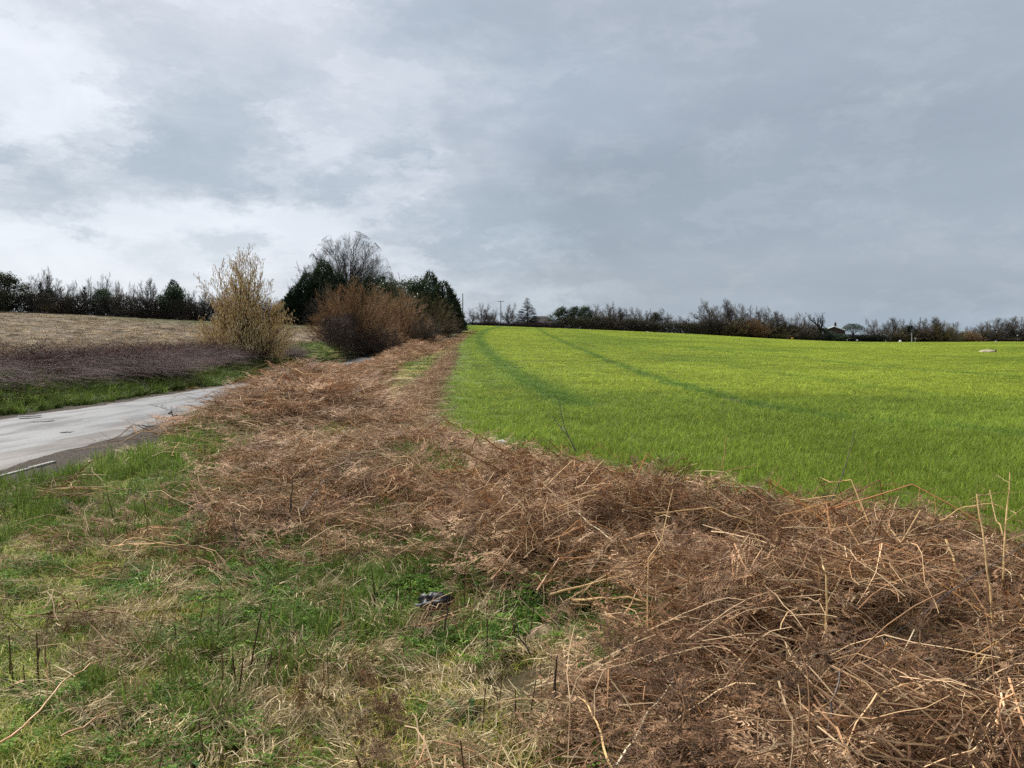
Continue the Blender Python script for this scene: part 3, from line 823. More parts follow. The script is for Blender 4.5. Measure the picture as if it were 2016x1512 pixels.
KIND = {
 'oak_big':   (lambda: bare_parts(11, 24, 27, 38, .22, (.085, .072, .060), (11, 8, 6), .018, .020, .022, 1, .22, .006), 24, 25),
 'bare_a':    (lambda: bare_parts(21, 10, 9.5, 12, .20), 10, 9),
 'bare_b':    (lambda: bare_parts(22, 10, 6.5, 10, .16, (.185, .160, .135), (8, 6, 6)), 10, 7),
 'bare_c':    (lambda: bare_parts(23, 10, 10, 12, .26, (.125, .105, .090), wig=.13), 10, 10.5),
 'bare_thin': (lambda: bare_parts(24, 10, 6.5, 8, .28, (.17, .15, .13), (7, 6, 5), .015), 10, 6.5),
 'rods_tan':  (lambda: stems_parts(31, 10, 9, 110, 9, 9, (.36, .225, .120)), 10, 10.5),
 'rods_red':  (lambda: stems_parts(32, 10, 9, 110, 9, 9, (.34, .215, .125)), 10, 10.5),
 'rods_olive':(lambda: stems_parts(33, 10, 9, 60, 8, 8, (.165, .135, .065), .020), 10, 10.5),
 'rods_dark': (lambda: stems_parts(34, 10, 9, 60, 8, 8, (.095, .068, .054), .022), 10, 10.5),
 'rods_grey': (lambda: stems_parts(35, 10, 9, 60, 7, 8, (.145, .118, .092), .017), 10, 10.5),
 'holly':     (lambda: evergreen_parts(41, 10, 8.5), 10, 9),
 'ivy_mass':  (lambda: evergreen_parts(42, 10, 9, 38, 240, ((.050, .056, .028), (.070, .074, .036), (.034, .038, .022)), .38), 10, 9.5),
 'ivy_post':  (lambda: evergreen_parts(43, 10, 2.4, 22, 110, ((.016, .026, .014), (.024, .036, .018)), .30), 10, 2.6),
 'laurel':    (lambda: evergreen_parts(44, 10, 9, 40, 240, ((.040, .068, .028), (.056, .088, .032), (.024, .042, .021)), .38), 10, 9.5),
 'cypress':   (lambda: conifer_parts(51, 14, 6.5, 9000), 14, 6.5),
 'cypress_b': (lambda: conifer_parts(52, 12, 7.5, 9000, ((.038, .054, .028), (.056, .072, .034), (.024, .038, .022))), 12, 7.5),
 'spruce':    (lambda: conifer_parts(53, 10, 7.6, 0, ((.018, .034, .030), (.026, .044, .036)), tiers=22, spray=.8), 10, 7.6),
 'umbrella':  (lambda: umbrella_parts(61), 10, 11),
 'dead_oak':  (lambda: dead_oak_parts(63), 10, 9),
}
_made = {}
def tree(kind, name, cat, px, top, wpx, Y, label, group=None, seed=0, base=None):
    if kind not in _made:
        tm, cm = KIND[kind][0]()
        co = np.empty(len(cm.vertices) * 3, np.float32); cm.vertices.foreach_get('co', co); co = co.reshape(-1, 3)
        _made[kind] = (tm, cm, float(np.percentile(co[:, 2], 99.7)), float(np.percentile(np.abs(co[:, :2]), 98.5)) * 2)
    tm, cm, H0, W0 = _made[kind]
    x = (px - 1008) / F * Y; z0 = float(terrain(x, Y)) if base is None else base
    H = EYE + (HOR - top) / F * Y - z0
    e = bpy.data.objects.new(name, None); link(e); tag(e, label, cat, group)
    e.location = (x, Y, z0 - .05)
    r = rng(abs(int(px * 7 + Y)) + seed)
    if kind.startswith('bare'): w_ = 1.35 if px > 1160 else 1.12
    elif kind.startswith('cypress'): w_ = 1.45
    elif kind.startswith('rods') and Y > 250: w_ = 1.25
    else: w_ = 1.1
    wpx = wpx * w_
    if kind.startswith('bare') and Y > 180 and px < 2100: top = top - (6 if px > 1160 else 3)
    sw = wpx / F * Y / W0
    e.scale = (sw * (.94 + .12 * r.random()), sw, H / H0)
    e.rotation_euler = (0, 0, r.random() * 6.28)
    for nm, me in (('trunk', tm), ('crown', cm)):
        link(bpy.data.objects.new(nm, me), e)
    return e

# -- left horizon line (kind, px, top row, width px, distance, label)
GL = 'trees along the far side of the stubble field'
for k, nm, cat, px, top, w, Y, lab in [
 ('ivy_mass', 'evergreen_tree', 'tree', 8, 536, 78, 188, 'big rounded dark green tree at the left edge of the photo behind the stubble field'),
 ('ivy_mass', 'evergreen_tree', 'tree', -52, 548, 80, 190, 'dark rounded tree just off the left end of the stubble field tree line'),
 ('bare_thin', 'bare_tree', 'tree', 62, 540, 44, 205, 'thin bare tree just right of the big rounded green tree at far left'),
 ('bare_a', 'bare_tree', 'tree', 98, 530, 46, 200, 'tallest fan shaped bare tree of the far left tree line, ivy dark at its foot'),
 ('holly', 'evergreen_tree', 'tree', 62, 577, 48, 196, 'low dark green tree under the thin bare tree near the left edge'),
 ('holly', 'evergreen_tree', 'tree', 96, 568, 30, 196, 'ivy clad stump of green under the fan shaped bare tree'),
 ('ivy_post', 'ivy_clad_trunk', 'tree', 80, 556, 9, 197, 'narrow ivy clad trunk between two pale bare trees at far left'),
 ('bare_b', 'bare_tree', 'tree', 128, 560, 34, 200, 'low bare tree right of the fan shaped one in the far left line'),
 ('bare_thin', 'bare_tree', 'tree', 148, 552, 28, 206, 'pale bare tree left of the narrow ivy column'),
 ('bare_thin', 'bare_tree', 'tree', 173, 546, 26, 202, 'pale forked bare tree rising beside the narrow ivy column'),
 ('ivy_post', 'ivy_clad_trunk', 'tree', 167, 564, 9, 196, 'dark ivy column standing upright in the gap of the far left tree line'),
 ('bare_thin', 'bare_tree', 'tree', 204, 538, 32, 200, 'bare tree with upswept limbs above the round dark green tree at left'),
 ('laurel', 'evergreen_tree', 'tree', 202, 566, 44, 194, 'round dark green tree below the upswept bare tree'),
 ('bare_thin', 'bare_tree', 'tree', 232, 552, 24, 206, 'faint bare tree top just right of the upswept one'),
 ('rods_olive', 'shrub', 'shrub', 232, 562, 46, 198, 'olive brown shrub right of the round dark green tree at left'),
 ('bare_thin', 'bare_tree', 'tree', 260, 556, 24, 206, 'faint bare tree top between olive shrub and crooked oak at left'),
 ('bare_c', 'bare_tree', 'tree', 291, 548, 44, 196, 'crooked dark bare oak left of the pointed dark evergreen'),
 ('laurel', 'evergreen_tree', 'tree', 342, 560, 56, 193, 'wide dark evergreen standing out of the far left tree line'),
 ('cypress', 'conifer_tree', 'tree', 341, 553, 34, 196, 'pointed top of dark conifer in the middle of the wide evergreen'),
 ('bare_b', 'bare_tree', 'tree', 374, 570, 24, 202, 'small bare tree right of the wide dark evergreen'),
 ('bare_c', 'bare_tree', 'tree', 402, 573, 38, 196, 'dark bare tree half hidden behind the left side of the hazel'),
 ('bare_c', 'bare_tree', 'tree', 434, 580, 40, 200, 'bare tree standing behind the hazel in the field edge'),
 ('rods_dark', 'shrub', 'shrub', 150, 588, 70, 193, 'dark brown bush in front of the narrow ivy column'),
 ('rods_grey', 'shrub', 'shrub', 268, 580, 64, 193, 'grey brown bush below the faint bare tree top, left of the crooked oak'),
 ('rods_dark', 'shrub', 'shrub', 305, 585, 60, 192, 'blackish bush below the crooked oak of the far left line'),
 ('rods_dark', 'shrub', 'shrub', 385, 598, 60, 192, 'dark bush in the tree line just left of the hazel'),
 ('rods_dark', 'shrub', 'shrub', 500, 602, 70, 192, 'dark bush behind the right half of the hazel'),
 ('rods_olive', 'shrub', 'shrub', 115, 585, 60, 192, 'olive bush below the fan shaped bare tree at far left'),
]:
    tree(k, nm, cat, px, top, w, Y, lab, GL)

GM = 'evergreens and bare trees behind the stubble field'
for k, nm, cat, px, top, w, Y, lab in [
 ('oak_big', 'bare_oak', 'tree', 686, 462, 160, 215, 'largest bare oak with a wide domed crown rising above the dark conifers'),
 ('bare_a', 'bare_oak', 'tree', 612, 505, 70, 225, 'smaller bare tree leaning out left behind the pointed dark conifer'),
 ('cypress_b', 'conifer_tree', 'tree', 637, 516, 62, 190, 'tallest pointed dark conifer in front of the big bare oak'),
 ('cypress', 'conifer_tree', 'tree', 604, 541, 52, 188, 'dark green conifer on the left shoulder of the tallest pointed one'),
 ('cypress', 'conifer_tree', 'tree', 582, 564, 46, 186, 'lowest dark conifer at the left end of the dark clump, beside the hazel'),
 ('rods_grey', 'shrub', 'shrub', 646, 560, 70, 184, 'grey veil of bare twigs hanging over the dark conifer clump'),
 ('cypress', 'conifer_tree', 'tree', 668, 541, 46, 190, 'dark conifer immediately right of the tallest pointed one'),
 ('cypress', 'conifer_tree', 'tree', 698, 547, 44, 195, 'dark conifer under the middle of the big bare oak'),
 ('cypress_b', 'conifer_tree', 'tree', 728, 545, 44, 200, 'dark conifer top under the right side of the oak crown'),
 ('cypress', 'conifer_tree', 'tree', 752, 547, 38, 200, 'dark conifer top between oak crown and olive green tree'),
 ('rods_olive', 'shrub', 'shrub', 778, 541, 66, 185, 'olive green tall bush behind the orange brown hedge shrubs'),
 ('laurel', 'evergreen_tree', 'tree', 828, 545, 76, 180, 'wide rounded dark green tree behind the orange brown shrubs'),
 ('cypress_b', 'conifer_tree', 'tree', 846, 538, 52, 185, 'green pointed crown topping the wide rounded dark tree'),
 ('cypress_b', 'conifer_tree', 'tree', 872, 556, 62, 178, 'dark conifer sloping down to the right end of the wood'),
 ('laurel', 'evergreen_tree', 'tree', 884, 588, 44, 180, 'dark evergreen at the very right end of the wood, by the pole'),
 ('laurel', 'evergreen_tree', 'tree', 800, 566, 60, 184, 'dark green tree between olive bush and pointed green crown'),
 ('laurel', 'evergreen_tree', 'tree', 768, 549, 84, 196, 'broad dark evergreen filling the gap behind the golden brown shrub'),
 ('laurel', 'evergreen_tree', 'tree', 806, 548, 60, 192, 'dark evergreen directly left of the green pointed crown'),
 ('bare_thin', 'bare_tree', 'tree', 893, 572, 26, 200, 'pale bare twigs poking out beyond the right end of the wood'),
 ('cypress', 'conifer_tree', 'tree', 560, 590, 40, 188, 'short dark conifer half behind the right edge of the hazel'),
]:
    tree(k, nm, cat, px, top, w, Y, lab, GM)

# -- hedgerow shrubs beside the lane
GH = 'hedgerow shrubs beside the lane'
for k, nm, cat, px, top, w, Y, lab in [
 ('rods_tan', 'hedge_shrub', 'shrub', 692, 554, 128, 96, 'biggest rounded orange brown shrub at the near end of the lane hedge'),
 ('rods_tan', 'hedge_shrub', 'shrub', 745, 572, 90, 108, 'golden brown shrub second from the near end of the lane hedge'),
 ('rods_red', 'hedge_shrub', 'shrub', 795, 573, 96, 122, 'reddish brown rounded shrub in the middle of the lane hedge'),
 ('rods_olive', 'hedge_shrub', 'shrub', 852, 576, 80, 145, 'olive brown tall shrub near the far end of the lane hedge'),
 ('rods_grey', 'hedge_shrub', 'shrub', 836, 612, 66, 112, 'low grey bare bush leaning over the lane behind the bracken'),
 ('rods_dark', 'hedge_shrub', 'shrub', 875, 606, 56, 150, 'dark brown shrub at the foot of the olive brown one'),
 ('rods_red', 'hedge_shrub', 'shrub', 893, 622, 34, 175, 'small reddish shrub closing the hedge by the tall pole'),
 ('rods_dark', 'hedge_shrub', 'shrub', 745, 640, 90, 92, 'low dark brown bush in front of the foot of the golden brown shrub'),
]:
    tree(k, nm, cat, px, top, w, Y, lab, GH)

# -- crest and right hand tree line
GC = 'trees on the crest behind the crop'
GR = 'trees along the far right side of the crop'
for k, nm, cat, px, top, w, Y, lab, grp in [
 ('bare_thin', 'bare_tree', 'tree', 930, 606, 26, 302, 'leftmost pale bare tree on the crest beside the tall pole', GC),
 ('bare_b', 'bare_tree', 'tree', 955, 597, 36, 305, 'rounded pale bare tree left of the pole with a crossbar', GC),
 ('bare_thin', 'bare_tree', 'tree', 972, 608, 22, 302, 'small pale bare tree just left of the pole with a crossbar', GC),
 ('rods_dark', 'shrub', 'shrub', 962, 620, 30, 296, 'dark bush under the pale bare trees on the crest', GC),
 ('bare_b', 'bare_tree', 'tree', 1001, 597, 28, 300, 'bare tree just right of the pole with a crossbar', GC),
 ('rods_grey', 'shrub', 'shrub', 1020, 622, 34, 296, 'grey low bush at the foot of the tiered fir', GC),
 ('spruce', 'fir_tree', 'tree', 1038, 587, 40, 300, 'tiered blue green fir standing alone on the crest', GC),
 ('bare_thin', 'bare_tree', 'tree', 1079, 624, 18, 300, 'small bare tree between the brown roof and the dark evergreens', GC),
 ('laurel', 'evergreen_tree', 'tree', 1106, 603, 44, 284, 'leftmost of the dark rounded evergreens on the right of the roof', GR),
 ('holly', 'evergreen_tree', 'tree', 1132, 603, 34, 286, 'middle one of three dark rounded evergreens right of the roof', GR),
 ('laurel', 'evergreen_tree', 'tree', 1152, 601, 34, 284, 'rightmost of three dark rounded evergreens, touching the bare wood', GR),
 ('bare_b', 'bare_tree', 'tree', 1168, 600, 30, 288, 'brown bare tree at the left end of the right hand wood', GR),
 ('rods_olive', 'shrub', 'shrub', 1180, 610, 34, 284, 'olive brown bush beside the rightmost dark evergreen', GR),
 ('bare_a', 'bare_tree', 'tree', 1203, 597, 40, 284, 'widest dome of grey brown twigs in the wood right of the evergreens', GR),
 ('bare_c', 'bare_tree', 'tree', 1222, 605, 28, 284, 'dark bare tree at the right flank of the widest twig dome', GR),
 ('bare_b', 'bare_tree', 'tree', 1240, 607, 26, 284, 'bare tree right after the dip behind the widest twig dome', GR),
 ('bare_b', 'bare_tree', 'tree', 1258, 604, 30, 284, 'bare tree in the middle between twig dome and ivy grown one', GR),
 ('bare_a', 'bare_tree', 'tree', 1276, 610, 26, 282, 'bare tree just left of the ivy grown one', GR),
 ('ivy_mass', 'ivy_grown_tree', 'tree', 1290, 614, 26, 278, 'olive green ivy grown tree with a rounded top in the bare wood', GR),
 ('bare_thin', 'bare_tree', 'tree', 1304, 606, 28, 282, 'pale bare tree rising right behind the ivy grown one', GR),
 ('bare_thin', 'bare_tree', 'tree', 1317, 618, 18, 282, 'thin bare tree last before the gap in the wood', GR),
 ('bare_thin', 'bare_tree', 'tree', 1334, 624, 20, 284, 'thin pale bare tree inside the gap of the right hand wood', GR),
 ('bare_b', 'bare_tree', 'tree', 1352, 622, 30, 280, 'low bare tree between gap and the high wood', GR),
 ('bare_b', 'bare_tree', 'tree', 1374, 626, 28, 280, 'second low bare tree just left of the high wood', GR),
 ('rods_dark', 'shrub', 'shrub', 1205, 628, 60, 276, 'dark bush under the widest twig dome', GR),
 ('rods_dark', 'shrub', 'shrub', 1255, 630, 60, 275, 'dark bush under the bare trees left of the ivy grown one', GR),
 ('rods_dark', 'shrub', 'shrub', 1370, 632, 50, 273, 'dark rounded bush at the left foot of the high wood', GR),
 ('bare_a', 'bare_oak', 'tree', 1400, 591, 50, 272, 'big bare oak forming the left end of the high wood', GR),
 ('bare_c', 'bare_oak', 'tree', 1430, 590, 40, 274, 'dark flat topped tree, highest of the right hand wood', GR),
 ('bare_b', 'bare_tree', 'tree', 1451, 597, 34, 274, 'bare tree right of the dark flat topped one', GR),
 ('bare_b', 'bare_tree', 'tree', 1472, 600, 34, 274, 'second bare tree right of the dark flat topped one', GR),
 ('bare_a', 'bare_tree', 'tree', 1492, 604, 34, 272, 'brown bare tree in the middle of the high wood', GR),
 ('bare_thin', 'bare_tree', 'tree', 1511, 604, 36, 272, 'pale trunked bare tree in the high wood', GR),
 ('bare_c', 'bare_tree', 'tree', 1530, 612, 34, 271, 'dark bare tree on the falling right side of the high wood', GR),
 ('bare_a', 'bare_tree', 'tree', 1548, 617, 30, 271, 'low brown bare tree at the right end of the high wood', GR),
 ('bare_thin', 'bare_tree', 'tree', 1572, 615, 28, 273, 'pale bare tree left of the black dead oak', GR),
 ('bare_thin', 'bare_tree', 'tree', 1590, 617, 24, 274, 'pale bare tree touching the black dead oak', GR),
 ('dead_oak', 'dead_oak', 'tree', 1612, 614, 38, 268, 'black dead oak with crooked antler limbs beside the gabled house', GR),
 ('rods_olive', 'shrub', 'shrub', 1440, 626, 64, 268, 'olive shrub under the dark flat topped tree', GR),
 ('rods_tan', 'shrub', 'shrub', 1480, 628, 60, 268, 'orange tinged shrub in the middle of the high wood', GR),
 ('rods_olive', 'shrub', 'shrub', 1525, 634, 64, 268, 'olive shrub below the pale trunked bare tree', GR),
 ('rods_dark', 'shrub', 'shrub', 1405, 630, 50, 268, 'blackish bush under the big bare oak of the high wood', GR),
 ('rods_grey', 'shrub', 'shrub', 1575, 636, 56, 268, 'grey brown bush left below the black dead oak', GR),
 ('holly', 'evergreen_tree', 'tree', 1622, 645, 34, 268, 'small dark evergreen below the black dead oak', GR),
 ('laurel', 'evergreen_tree', 'tree', 1655, 657, 30, 268, 'low dark evergreen under the white gable', GR),
 ('umbrella', 'umbrella_pine', 'tree', 1679, 637, 40, 285, 'flat topped green umbrella pine right of the gabled house', GR),
 ('bare_b', 'bare_tree', 'tree', 1724, 627, 32, 290, 'pale bare tree standing alone right of the umbrella pine', GR),
 ('rods_grey', 'shrub', 'shrub', 1712, 648, 34, 288, 'low grey bush left below the lone pale bare tree', GR),
 ('bare_c', 'bare_tree', 'tree', 1760, 625, 36, 285, 'dark bare tree at the left of the rounded right wood', GR),
 ('bare_b', 'bare_tree', 'tree', 1786, 628, 32, 285, 'brown bare tree behind the tall pale post', GR),
 ('holly', 'evergreen_tree', 'tree', 1793, 640, 22, 282, 'small dark evergreen just behind the tall pale post', GR),
 ('bare_a', 'bare_tree', 'tree', 1817, 625, 32, 285, 'bare tree right of the tall pale post', GR),
 ('bare_c', 'bare_tree', 'tree', 1840, 624, 38, 285, 'dark rounded bare tree, highest of the rounded right wood', GR),
 ('rods_olive', 'shrub', 'shrub', 1852, 632, 70, 280, 'large rounded olive brown shrub of the right wood', GR),
 ('bare_b', 'bare_tree', 'tree', 1868, 634, 30, 285, 'pale edged tree closing the rounded right wood', GR),
 ('rods_olive', 'shrub', 'shrub', 1770, 642, 56, 281, 'brown shrub under the dark bare tree left of the tall post', GR),
 ('rods_dark', 'shrub', 'shrub', 1815, 646, 50, 281, 'dark shrub right of the tall pale post', GR),
 ('rods_tan', 'shrub', 'shrub', 1904, 652, 46, 284, 'low orange brown shrub in the gap right of the rounded wood', GR),
 ('bare_b', 'bare_tree', 'tree', 1910, 642, 26, 290, 'low grey bare tree behind the orange brown shrub', GR),
 ('bare_a', 'bare_tree', 'tree', 1935, 634, 34, 287, 'grey bare tree at the left end of the last wood', GR),
 ('bare_c', 'bare_oak', 'tree', 1960, 626, 42, 286, 'spreading dark oak left of two in the last wood', GR),
 ('bare_c', 'bare_oak', 'tree', 1994, 623, 44, 286, 'spreading dark oak right of two, near the right edge of the photo', GR),
 ('bare_a', 'bare_tree', 'tree', 2022, 622, 36, 288, 'pale bare tree at the right edge of the photo', GR),
 ('rods_grey', 'shrub', 'shrub', 1955, 648, 60, 284, 'grey bush under the left spreading oak', GR),
 ('rods_dark', 'shrub', 'shrub', 2005, 648, 60, 284, 'dark bush under the right spreading oak', GR),
 ('bare_c', 'bare_oak', 'tree', 2060, 620, 50, 288, 'spreading oak just beyond the right edge of the photo', GR),
]:
    tree(k, nm, cat, px, top, w, Y, lab, grp)

# -- catkin hazel
def hazel():
    tm, cm = stems_parts(77, 6.2, 4.7, 98, 9, 8, (.30, .20, .10), .0085, .98)
    x, y, _ = at(476, 700, 49.0)
    e = bpy.data.objects.new('hazel_bush', None); link(e)
    tag(e, 'tall hazel bush covered in hanging yellow catkins on the bank beyond the lane', 'hazel bush')
    e.location = (x, y, float(terrain(x, y)) - .1)
    link(bpy.data.objects.new('trunk', tm), e); link(bpy.data.objects.new('crown', cm), e)
    return e
hazel()

# -- hedges: a twiggy leafy mass following a line on the ground
def hedge(name, pts, h, w, n, cols, label, cat='hedge', twig=.35, size=.4, seed=1, stems=True, top=.3, kind=None, trans_mat=None):
    r = rng(seed); pts = np.array(pts, float)
    seg = np.r_[0, np.cumsum(np.hypot(*np.diff(pts, axis=0).T))]
    s = r.random(n) * seg[-1]
    cx_, cy_ = np.interp(s, seg, pts[:, 0]), np.interp(s, seg, pts[:, 1])
    hh = h * (1 - top + 2 * top * fbm(s * .22, s * 0, seed, 4)) if top else np.full(n, h)
    off = r.normal(size=n) * w * .3; Y_far = pts[:, 1].min() > 170
    zz = hh * (r.random(n) ** (1.1 if Y_far else .75)) * np.sqrt(np.clip(1 - (np.abs(off) / (w * .75)) ** 2, .05, 1))
    X_, Yy = cx_ + off, cy_ + r.normal(size=n) * w * .3
    pos = np.stack([X_, Yy, terrain(X_, Yy) + zz], -1)
    g = Geo(); m = int(n * twig)
    if m < n:
        leaflets(g, pos[m:], norm(r.normal(size=(n - m, 3))), size * (.5 + .8 * r.random(n - m)), .5, pick(r, cols, n - m, .2), r)
    if m:
        d = norm(r.normal(size=(m, 3)) * np.array([.7, .7, .5]) + np.array([0, 0, .8]))
        L = size * (1.5 + 2 * r.random(m))
        P = np.stack([pos[:m], pos[:m] + d * L[:, None] * .5, pos[:m] + (d + .25 * r.normal(size=d.shape)) * L[:, None]], 1)
        tubes(g, P, np.full((m, 3), size * .045), 3, pick(r, cols, m, .25) * 1.3)
    if stems:
        q = int(seg[-1] / 1.2) + 1; ss = np.linspace(0, seg[-1], q); a, b = np.interp(ss, seg, pts[:, 0]), np.interp(ss, seg, pts[:, 1])
        z = terrain(a, b); P = np.stack([np.stack([a, b, z - .1], -1), np.stack([a + r.normal(size=q) * .15, b, z + h * .4], -1), np.stack([a + r.normal(size=q) * .3, b, z + h * .75], -1)], 1)
        tubes(g, P, np.full((q, 3), .05) * np.array([1.2, 1, .6]), 4, (.05, .04, .033))
    return tag(g.obj(name, M_twig), label, cat, kind=kind)

def gline(px0, px1, Y0, Y1, n=8):
    t = np.linspace(0, 1, n); Y = Y0 + (Y1 - Y0) * t; px = px0 + (px1 - px0) * t
    return np.stack([(px - 1008) / F * Y, Y], -1)
DARK = [(.034, .031, .029), (.058, .046, .042), (.028, .036, .027), (.080, .064, .050)]
WOOD = [(.042, .036, .030), (.085, .068, .050), (.105, .092, .050), (.13, .10, .072), (.048, .055, .030)]
hedge('hedge', gline(-160, 620, 191.5, 191.5, 12), 4.6, 3, 30000, DARK, 'long dark hedge at the foot of the tree line beyond the stubble field', size=.5, seed=3)
hedge('hedge', gline(560, 700, 186, 180, 5), 3.4, 3, 9000, DARK, 'dark hedge at the foot of the pointed conifers', size=.5, seed=4)
hy = np.linspace(80, 165, 12); hedge('hedge', np.stack([road_left(hy) - 1.6, hy], -1), 3.6, 2.4, 30000, [(.045, .034, .030), (.060, .043, .034), (.030, .024, .022), (.085, .055, .04)], 'dark clipped hedge along the left side of the lane below the orange shrubs', size=.26, twig=.6, seed=5)
hy = np.linspace(170, 270, 8); hedge('hedge', np.stack([path_x(hy) - 2.2, hy], -1), 2.2, 2.4, 7000, [(.06, .04, .032), (.09, .05, .035)], 'low reddish brown hedge climbing from the wood to the tall pole', size=.4, seed=6)
hedge('hedge', gline(922, 1110, 288, 278, 8), 1.25, 1.6, 12000, [(.045, .030, .032), (.065, .042, .040), (.03, .024, .024)], 'low purplish brown hedge on the crest below the fir and the brown roof', size=.35, seed=7, top=.15)
hedge('hedge', gline(1105, 1395, 279, 268, 8), 4.2, 2.6, 18000, WOOD, 'dark hedge at the foot of the wood right of the evergreens', size=.5, seed=8)
hedge('hedge', gline(1390, 1612, 267, 268, 8), 4.6, 2.6, 20000, WOOD, 'dark hedge at the foot of the high wood', size=.5, seed=9)
hedge('hedge', gline(1610, 1742, 272, 276, 6), 2.6, 2.6, 14000, [(.016, .018, .012), (.024, .028, .014)], 'clipped blackish hedge in front of the gabled house and umbrella pine', size=.4, twig=.1, top=.04, seed=10)
hedge('hedge', gline(1740, 2100, 279, 290, 8), 3.4, 2.6, 18000, WOOD, 'low dark hedge at the foot of the rounded right woods', size=.5, seed=12)

# ------------------------------------------------------------------ houses, poles, signs
M_brick = plain('dull_brick', (.085, .055, .042), .9, .3, 6)
M_tile = plain('brown_roof_tile', (.055, .044, .040), .85, .4, 5)
M_white = plain('white_paint', (.75, .75, .73), .5)
M_glass = plain('dark_glass', (.02, .025, .03), .15, 0, 1, 0, .5)
M_wood = plain('weathered_wood', (.13, .095, .07), .85, .3, 8)
M_steel = plain('galvanised_steel', (.42, .43, .44), .5, 0, 4)
M_yellow = plain('yellow_sign_face', (.70, .42, .05), .5, 0, 3, .08)
M_chalk = plain('chalky_soil', (.36, .31, .21), .95, .9, 5, .4)
ONE = (1, 1, 1)

def house(name, px, Y, ridge_row, w, d, eave, label, rot, chimney=True, barge=False, hip=False):
    x = (px - 1008) / F * Y; z = float(terrain(x, Y)); H = EYE + (HOR - ridge_row) / F * Y - z
    e = bpy.data.objects.new(name, None); link(e); tag(e, label, 'house'); e.location = (x, Y, z); e.rotation_euler = (0, 0, rot)
    g = Geo(); g.box((0, 0, eave / 2 - .2), (w, d, eave + .4)); 
    if not hip:
        for s_ in (-1, 1):
            g.add([(s_ * w / 2, -d / 2, eave), (s_ * w / 2, d / 2, eave), (s_ * w / 2, 0, H - .12)], T=[(0, 1, 2)])
    g.obj('wall', M_brick, e)
    o = .35
    rl_ = w / 2 + o if not hip else w * .22
    g = Geo()
    for dz in (0, .16):
        pass
    V = [(-w/2-o, -d/2-o, eave-.15), (w/2+o, -d/2-o, eave-.15), (w/2+o, d/2+o, eave-.15), (-w/2-o, d/2+o, eave-.15), (-rl_, 0, H), (rl_, 0, H)]
    V2 = [(a, b, c - .14) for a, b, c in V]
    g.add(V + V2, Q=[(0, 1, 5, 4), (2, 3, 4, 5), (6, 10, 11, 7), (8, 11, 10, 9), (0, 6, 7, 1), (2, 8, 9, 3)], T=[(1, 2, 5), (3, 0, 4), (7, 11, 8), (9, 10, 6)] if hip else [])
    if not hip: g.Q.append(np.array([(1, 7, 11, 5), (5, 11, 8, 2), (3, 9, 10, 4), (4, 10, 6, 0)]))
    rf = g.obj('roof', M_tile, e)
    if chimney:
        c = Geo(); c.box((-w * .28, .2, H + .3), (1.0, .7, 2.2)); c.box((-w * .28, .2, H + 1.45), (1.14, .84, .14))
        ch = c.obj('chimney', plain('orange_brick', (.15, .075, .05), .9, .3, 6), rf)
        for k in (-.25, .25):
            c = Geo(); c.box((-w * .28 + k, .2, H + 1.75), (.24, .24, .48)); c.obj('chimney_pot', M_brick, rf)
    if barge:
        for sx in (-1, 1):
            for sy in (-1, 1):
                g = Geo(); xx = sx * (w / 2 + o + .04)
                a, b = np.array([xx, sy * (d / 2 + o), eave - .15]), np.array([xx, 0, H + .02])
                tubes(g, np.stack([a, (a + b) / 2, b])[None], np.full((1, 3), .17), 4, ONE, cap=True); g.obj('bargeboard', M_white, e)
    for k in (-.3, 0, .3):
        g = Geo(); g.box((k * w, -d / 2 - .02, eave * .55), (1.1, .1, 1.2)); fr = g.obj('window', M_white, e)
        g = Geo(); g.box((k * w, -d / 2 - .08, eave * .55), (.9, .05, 1.0)); g.obj('pane', M_glass, fr)
    return e
house('bungalow', 1064, 306, 622.5, 11.5, 8, 2.3, 'brown hipped roof of a bungalow showing over the crest hedge right of the fir', .15, chimney=False, hip=True)
house('house', 1643, 284, 643.5, 9, 7, 4.0, 'brick house with white gable boards between dead oak and umbrella pine', math.radians(-115), chimney=True, barge=True)

def post(name, px, top, Y, r_, mat, label, cat, cross=None, extra=None, base=None, group=None):
    x = (px - 1008) / F * Y; z = float(terrain(x, Y)); H = EYE + (HOR - top) / F * Y - z
    e = bpy.data.objects.new(name, None); link(e); tag(e, label, cat, group); e.location = (x, Y, z)
    g = Geo(); P = np.array([[(0, 0, -.3), (0, 0, H * .5), (0, 0, H)]], float); tubes(g, P, np.array([[r_ * 1.15, r_, r_ * .8]]), 8, ONE)
    g.add(np.array([(math.cos(a) * r_ * .8, math.sin(a) * r_ * .8, H) for a in np.arange(8) * math.pi / 4]), T=[(0, k, k + 1) for k in range(1, 7)])
    g.obj('pole', mat, e)
    if extra: extra(e, H)
    return e
def crossarm(e, H):
    g = Geo(); g.box((0, 0, H - .25), (2.6, .14, .16)); c = g.obj('crossarm', M_wood, e)
    for k in (-1.15, 0, 1.15):
        g = Geo(); g.box((k, 0, H - .05), (.12, .12, .22)); g.obj('insulator', M_steel, c)
post('utility_pole', 911, 578, 262, .17, M_wood, 'tall brown wooden pole beside the right end of the wood', 'utility pole', extra=lambda e, H: (Geo().box((0, -.2, H - 1.2), (.25, .12, .5))).obj('bracket', M_steel, e))
post('utility_pole', 907.5, 606, 330, .14, M_wood, 'short distant pole just left of the tall brown pole', 'utility pole', extra=lambda e, H: (Geo().box((0, 0, H - .2), (1.3, .1, .12))).obj('crossarm', M_wood, e))
post('utility_pole', 986, 592, 298, .16, M_wood, 'wooden pole with a crossbar standing among bare trees on the crest', 'utility pole', extra=crossarm)
